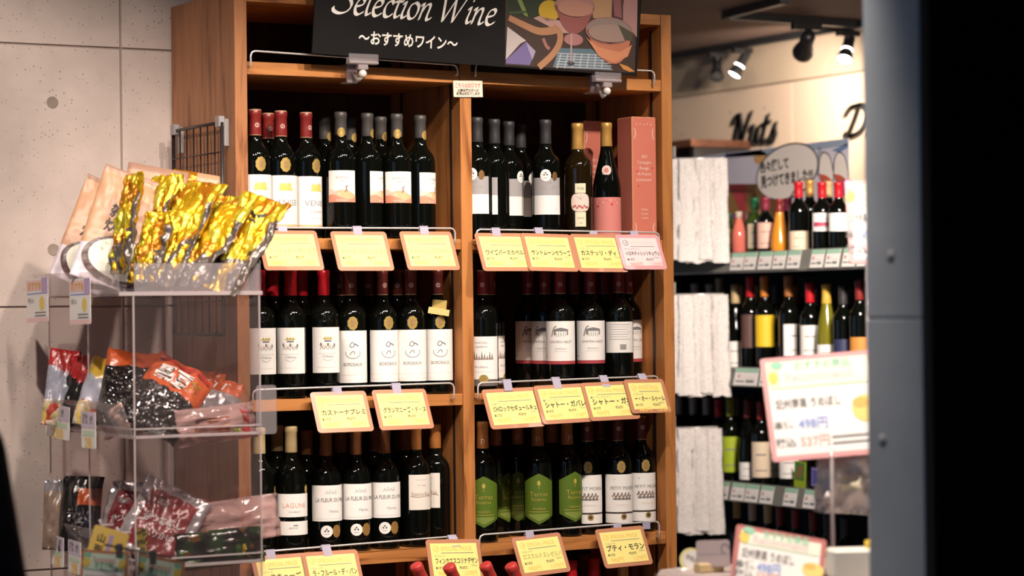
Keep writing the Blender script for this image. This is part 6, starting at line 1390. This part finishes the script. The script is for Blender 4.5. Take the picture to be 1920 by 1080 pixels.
track((1.70, -1.9, zt), (1.70, -.35, zt), 'added black ceiling light track along the middle of the aisle, out of view')  # unseen track added for lamps that brighten the cooler and lettering wall
for y, tg, e, sz, nm in ((-.50, (2.80, 1.95, 1.50), 90, 56, 'the foam sleeves'), (-.75, (2.72, 1.5, 1.35), 90, 54, 'the middle of the cooler'), (-1.0, (2.72, 1.0, 1.20), 75, 50, 'the near end of the cooler'), (-1.25, (2.70, 1.5, .75), 100, 46, 'the lowest cooler rail'), (-1.5, (3.59, 2.6, 2.05), 230, 50, 'the lettering wall')):
    spot((1.70, y, zl), tg, 'added black track spotlight in the aisle, out of view, aimed at ' + nm, e, sz, .6, group='added aisle spotlights')

# ================================================================== NEAR DISPLAY TABLE ON THE RIGHT
TGREY = mat('mauve_grey_top', (.42, .34, .32), .5, var=.06, vscale=6)
tz = .955
c0 = atZ(1218, 1066, 5.0)
tx0, ty0 = .20, -1.98
t = empty('sale_table', (.83, -1.90, 0), 'grey display table standing inside the shop front wall', 'table')
bm = bmesh.new(); add_box(bm, (-.545, -.36, tz - .035), (.9, .50, tz), bev=.012); obj('tabletop', bm, t, TGREY)
for sx in (-.50, .82):
    for sy in (-.32, .43): bm = bmesh.new(); add_box(bm, (sx, sy, 0), (sx + .04, sy + .04, tz - .035), bev=.002); obj('leg', bm, t, TGREY)
bm = bmesh.new(); add_box(bm, (-.48, -.31, tz - .10), (.84, -.29, tz - .035)); add_box(bm, (-.48, .44, tz - .10), (.84, .46, tz - .035)); obj('apron', bm, t, TGREY)
PB = mat('pink_border', (.74, .36, .36), .4, coat=.3); DKB = mat('maroon_border', (.50, .17, .15), .4, coat=.3)
def pop_art(P, w, h):
    e = .010; P.rect(-w / 2 + e, e, w / 2 - e, h - e, WHITE, 0); P.rect(-w / 2 + e, h * .70, w / 2 - e, h - e, mat('pop_cream', (.84, .82, .68), .5), 1)
    P.poly([(-w / 2 + e, h * .72), (-w / 2 + e, h - e), (-w * .33, h - e), (-w * .36, h * .72)], mat('pop_lime', (.76, .84, .55), .5), 2); P.ell(-w * .36, h * .92, .012, .008, SEAF, 3); P.ell(-w * .40, h * .80, .010, .013, TYEL, 3)
    P.text('おすすめ商品', .01, h * .90, .020, SEAF, w * .5, 2, .02); P.text('Recommend', .0, h * .80, .024, TPNK, w * .6, 2, .03); P.rect(-w * .42, h * .690, w * .42, h * .705, CGREEN, 2)
    P.text('紀州南高 うめぼし', -w * .12, h * .54, .022, GREYINK, w * .58, 2, .02); P.text('本体', -w * .36, h * .34, .020, GREYINK, None, 2, .02); P.text('498円', -w * .10, h * .34, .026, TBLU, w * .26, 2, .02); P.text('税込', -w * .36, h * .17, .020, GREYINK, None, 2, .02); P.text('537円', -w * .10, h * .17, .026, mat('pop_red', (.80, .40, .36), .5), w * .26, 2, .02)
    P.ell(w * .38, h * .44, w * .12, h * .13, mat('pop_yellow', (.82, .64, .20), .5), 2); P.ell(w * .34, h * .50, w * .07, h * .05, mat('pop_orange', (.78, .46, .12), .5), 3); P.rect(w * .05, h * .12, w * .42, h * .14, GREYINK, 2); P.rect(w * .05, h * .18, w * .42, h * .20, GREYINK, 2)
def post(x, y, zc, g, base=True):
    a = atZ(x, y, zc); o = g.location; bm = bmesh.new(); add_tube(bm, [a - o + fw * .004 + V((0, 0, .01)), V((a.x + fw.x * .004 - o.x, a.y + fw.y * .004 - o.y, tz - o.z + .004))], .004, 8); add_lathe(bm, [(0, .010), (.035, .008), (.04, 0), (0, 0)], 20, 0, Matrix.Translation(V((a.x + fw.x * .004 - o.x, a.y + fw.y * .004 - o.y, tz - o.z)))); obj('clear_post', bm, g, ACRYEDGE)
g = stand_card([(1454, 673), (1664, 655), (1660, 853), (1449, 862)], (4.80, 4.80, 4.72, 4.72), 'large pink-edged price board with plum writing on the near display table', pop_art, PB, 'price board', 'price_board'); post(1560, 850, 4.72, g)
g = stand_card([(1384, 983), (1552, 1013), (1541, 1118), (1367, 1096)], (4.68, 4.68, 4.62, 4.62), 'maroon-edged price board leaning at the front of the near display table', pop_art, DKB, 'price board', 'price_board')
g = stand_card([(1594, 338), (1690, 338), (1690, 494), (1594, 494)], (5.03, 5.03, 4.95, 4.95), 'pink-edged price board held high beside the front wall end', pop_art, PB, 'price board', 'price_board'); post(1626, 490, 4.95, g)
# oval yellow tag and grey card at the rear of the table
def lens_art(P, w, h): P.ell(0, h * .52, w * .36, h * .36, WHITE, 1, 24); P.text('新商品', 0, h * .55, .012, GREYINK, w * .5, 2, .0)
a = [atZ(x, y, 4.98) for x, y in ((1264, 1068), (1308, 1068), (1308, 1030))]; w, h = (a[1] - a[0]).length, (a[2] - a[1]).length + .01
g = empty('oval_tag', (a[0] + a[1]) / 2 - V((0, 0, .003)), 'pale yellow oval tag standing at the rear edge of the near table', 'tag'); m = frame(V((0, 0, 0)), a[1] - a[0], V((0, 0, 1))) @ Matrix.Rotation(math.radians(-25), 4, 'Z')
slab('card', [(w * .50 * math.cos(k), h * .5 + h * .46 * math.sin(k)) for k in [2 * math.pi * i / 32 for i in range(32)]], .002, mat('lemon_card', (.86, .78, .36), .5), g, m); P = Print(); lens_art(P, w, h); obj('print', P.build('print', lambda u, v, l: m @ V((u, v, .0005 + .0004 * l))), g)
bm = bmesh.new(); add_tube(bm, [V((0, .004, .02)), V((0, .008, tz - g.location.z + .004))], .003, 8); add_lathe(bm, [(0, .006), (.018, .004), (.02, 0), (0, 0)], 16, 0, Matrix.Translation(V((0, .008, tz - g.location.z)))); obj('wire_foot', bm, g, STEEL)
GRC = mat('grey_mauve_card', (.46, .38, .38), .5)
g = stand_card([(1304, 1014), (1366, 1012), (1370, 1062), (1306, 1064)], 4.93, 'blank grey card with a ring at its corner behind the maroon-edged board', lambda P, w, h: (P.rect(-w / 2 + .001, .001, w / 2 - .001, h - .001, GRC, 0), P.rect(-w * .45, h * .48, w * .45, h * .50, LGREY, 1), P.stroke([(w * .36 + .008 * math.cos(k), h * .66 + .010 * math.sin(k)) for k in [i * .45 for i in range(11)]], .0025, GREYINK, 1)), GRC, 'card', 'grey_card')
bm = bmesh.new(); o = g.location; add_box(bm, V((-.03, .002, tz - o.z)), V((.03, .03, tz - o.z + .02)), bev=.003); obj('card_foot', bm, g, mat('tan_block', (.60, .46, .24), .6))
# crumpled clear packet and yellow capped pack beside the boards
B_ = atZ(1575, 960, 4.86); pouch('snack_bag', atZ(1580, 962, 4.775), atZ(1588, 846, 4.775), .115, 10, .05, [mat('milky_packet', (.74, .68, .64), .3, bump=.5, bscale=30), mat('cream_candy', (.80, .70, .50), .4)], lambda u, v, s: 1 if (.45 < u < .7 and .4 < v < .6) else 0, 'milky crumpled snack packet hung below the large pink-edged board', 'snack bag', None, .014, None, 61, ridge=.03)
g = empty('juice_pack', atZ(1610, 1100, 4.56), 'white and yellow pack with yellow cap beside the front wall end', 'pack'); g.location.z = tz
hp = atZ(1600, 1028, 4.56).z - tz
WP = mat('pack_white', (.84, .82, .72), .4); YP_ = mat('pack_yellow', (.82, .58, .06), .4)
rotp = Matrix.Rotation(math.radians(-22), 4, 'Z')
bm = bmesh.new(); add_box(bm, (-.055, -.03, hp * .36), (.055, .03, hp), 0, rotp, .004); obj('upper_pack', bm, g, WP)
bm = bmesh.new(); add_box(bm, (-.055, -.03, 0), (.055, .03, hp * .36), 0, rotp, .004); obj('lower_band', bm, g, YP_)
bm = bmesh.new(); add_lathe(bm, [(0, 0), (.017, 0), (.017, .012), (.015, .014), (0, .014)], 18, 0, rotp @ Matrix.Translation((.030, 0, hp))); obj('cap', bm, g, YP_)

# ================================================================== PERSON AT THE LEFT EDGE (only an arm reaches into the picture)
def capsule_body(name, segs, voxel, mat_, parent=None, smooth=4):
    """tapered limb segments fused into one continuous surface"""
    bm = bmesh.new()
    for a, b, ra, rb in segs:
        a, b = V(a), V(b); d = b - a; L = d.length
        prof = []
        n = 5
        for k in range(n + 1): t_ = math.pi / 2 * k / n; prof.append((ra * math.sin(t_), -ra * math.cos(t_)))
        for k in range(n + 1): t_ = math.pi / 2 * (1 - k / n); prof.append((rb * math.sin(t_), L + rb * math.cos(t_)))
        prof[0] = (0, -ra); prof[-1] = (0, L + rb)
        q = V((0, 0, 1)).rotation_difference(d.normalized()).to_matrix().to_4x4() if L > 1e-6 else Matrix.Identity(4)
        add_lathe(bm, prof, 14, 0, Matrix.Translation(a) @ q)
    me = bpy.data.meshes.new(name); bm.to_mesh(me); bm.free()
    o = bpy.data.objects.new(name + '_tmp', me); COL.objects.link(o)
    r = o.modifiers.new('r', 'REMESH'); r.mode = 'VOXEL'; r.voxel_size = voxel; r.use_smooth_shade = True
    s = o.modifiers.new('s', 'SMOOTH'); s.factor = .5; s.iterations = smooth
    dg = bpy.context.evaluated_depsgraph_get(); dg.update()
    res = bpy.data.meshes.new_from_object(o.evaluated_get(dg)); bpy.data.objects.remove(o)
    res.name = name; res.materials.clear(); res.materials.append(mat_)
    res.polygons.foreach_set('use_smooth', [True] * len(res.polygons))
    return obj(name, res, parent)
SKIN = mat('skin', (.55, .33, .24), .5); NAVY = mat('navy_jacket', (.006, .006, .014), .75, spec=.2, bump=.25, bscale=25); TROU = mat('dark_trousers', (.012, .012, .016), .8); SHOE = mat('black_shoes', (.01, .01, .01), .4); HAIR = mat('black_hair', (.012, .009, .008), .45, bump=.6, bscale=140); EYE = mat('eye_white', (.7, .68, .65), .3); IRIS = mat('iris_dark', (.02, .012, .008), .2)
pc_ = atZ(-245, 1000, 4.0); PL = V((pc_.x, pc_.y, 0))
# local frame: x right, y forward (towards the shelves), z up; 1.62 m tall
def arm(s):
    sh, el, wr = (.165 * s, 0, 1.315), (.225 * s, -.03, 1.06), (.215 * s, .10, .86)
    return sh, el, wr
segs = [((0, 0, .93), (0, 0, 1.00), .13, .135), ((-.05, 0, .93), (.05, 0, .93), .125, .125), ((0, 0, 1.0), (0, .0, 1.22), .13, .14), ((-.08, 0, 1.25), (.08, 0, 1.25), .10, .10), ((-.14, 0, 1.31), (.14, 0, 1.31), .06, .06), ((0, -.01, 1.33), (0, .01, 1.44), .056, .052),
        ((0, .02, 1.50), (0, .012, 1.535), .074, .082), ((0, .035, 1.46), (0, .03, 1.50), .055, .068), ((0, .075, 1.455), (0, .07, 1.47), .022, .030), ((0, .098, 1.515), (0, .110, 1.492), .008, .013),
        ((-.083, .005, 1.50), (-.083, -.002, 1.525), .012, .015), ((.083, .005, 1.50), (.083, -.002, 1.525), .012, .015), ((-.018, .094, 1.463), (.018, .094, 1.463), .007, .007), ((-.045, .085, 1.535), (.045, .085, 1.535), .010, .010)]
for s in (-1, 1):
    sh, el, wr = arm(s); segs += [(sh, el, .050, .040), (el, wr, .040, .027)]
    hip, kn, an = (.085 * s, 0, .90), (.095 * s, .02, .48), (.10 * s, -.01, .08); segs += [(hip, kn, .088, .060), (kn, an, .056, .038), (an, (.10 * s, -.03, .045), .036, .035), (an, (.11 * s, .12, .03), .034, .028)]
    W_ = V(wr); d = V((-.02 * s, .10, -.90)).normalized(); side = V((-.15 * s, 1, .1)).normalized()     # hand hangs, palm inward
    pal = W_ + d * .075; segs += [(W_, W_ + d * .03, .027, .026)]
    for i in range(4): segs.append((W_ + d * .02 + side * (.012 - .008 * i), pal + side * (.030 - .020 * i), .016, .012))
    for i, ln in enumerate((.062, .072, .067, .052)):
        k0 = pal + side * (.030 - .020 * i); k1 = k0 + (d + V((-.12 * s, 0, 0))).normalized() * ln * .5; k2 = k1 + (d + V((-.55 * s, 0, 0))).normalized() * ln * .5; segs += [(k0, k1, .0095, .0088), (k1, k2, .0088, .0075)]
    t0 = W_ + d * .030 + side * .018; t1 = t0 + (d * .7 + side * .8).normalized() * .036; t2 = t1 + (d + side * .25 + V((-.2 * s, 0, 0))).normalized() * .028; segs += [(t0, t1, .013, .0105), (t1, t2, .010, .0085)]
person = capsule_body('person', segs, .0062, SKIN, None, 3)
person.location = PL; person.scale = (.97, .97, .965); person.rotation_euler = (0, 0, math.radians(-30))
tag(person, 'person in a dark navy jacket standing with arms hanging, facing the shelves', 'person')
js = [((0, 0, .90), (0, 0, 1.0), .150, .150), ((-.05, 0, .90), (.05, 0, .90), .145, .145), ((0, 0, 1.0), (0, 0, 1.24), .150, .152), ((-.09, 0, 1.25), (.09, 0, 1.25), .112, .112), ((-.145, 0, 1.315), (.145, 0, 1.315), .072, .072), ((0, -.005, 1.36), (0, 0, 1.395), .072, .066)]
for s in (-1, 1):
    sh, el, wr = arm(s); e2 = V(el).lerp(V(wr), .93); js += [(sh, el, .070, .056), (el, e2, .056, .042)]
capsule_body('jacket', js, .009, NAVY, person, 5)
tr = [((-.05, 0, .88), (.05, 0, .88), .135, .135)]
for s in (-1, 1): tr += [((.085 * s, 0, .86), (.095 * s, .02, .48), .100, .074), ((.095 * s, .02, .48), (.10 * s, -.01, .10), .074, .062)]
capsule_body('trousers', tr, .010, TROU, person, 4)
sh_ = []
for s in (-1, 1): capsule_body('shoe', [((.10 * s, -.035, .045), (.115 * s, .13, .036), .045, .036), ((.10 * s, -.02, .05), (.10 * s, -.012, .09), .044, .044)], .006, SHOE, person, 2)
hs = [((0, -.012, 1.535), (0, -.004, 1.555), .092, .086), ((0, -.035, 1.47), (0, -.03, 1.52), .072, .085), ((-.06, .01, 1.50), (-.055, .02, 1.56), .030, .040), ((.06, .01, 1.50), (.055, .02, 1.56), .030, .040), ((-.03, .055, 1.585), (.03, .055, 1.585), .030, .030)]
capsule_body('hair', hs, .006, HAIR, person, 2)
for s in (-1, 1):
    bm = bmesh.new(); add_lathe(bm, [(.012 * math.sin(math.pi * k / 8), -.012 * math.cos(math.pi * k / 8)) for k in range(9)], 14, 0, Matrix.Translation((.030 * s, .080, 1.517))); e = obj('eye', bm, person, EYE)
    bm = bmesh.new(); add_lathe(bm, [(.0055, 0), (.003, .0012), (0, .0015)], 12, 0, Matrix.Translation((.030 * s, .0915, 1.517)) @ Matrix.Rotation(-math.pi / 2, 4, 'X')); obj('iris', bm, e, IRIS)
bm = bmesh.new(); add_tube(bm, [(-.022, .090, 1.463), (-.01, .1005, 1.464), (0, .102, 1.463), (.01, .1005, 1.464), (.022, .090, 1.463)], [.003, .0045, .005, .0045, .003], 8); obj('lips', bm, person, mat('lips', (.45, .18, .15), .45))
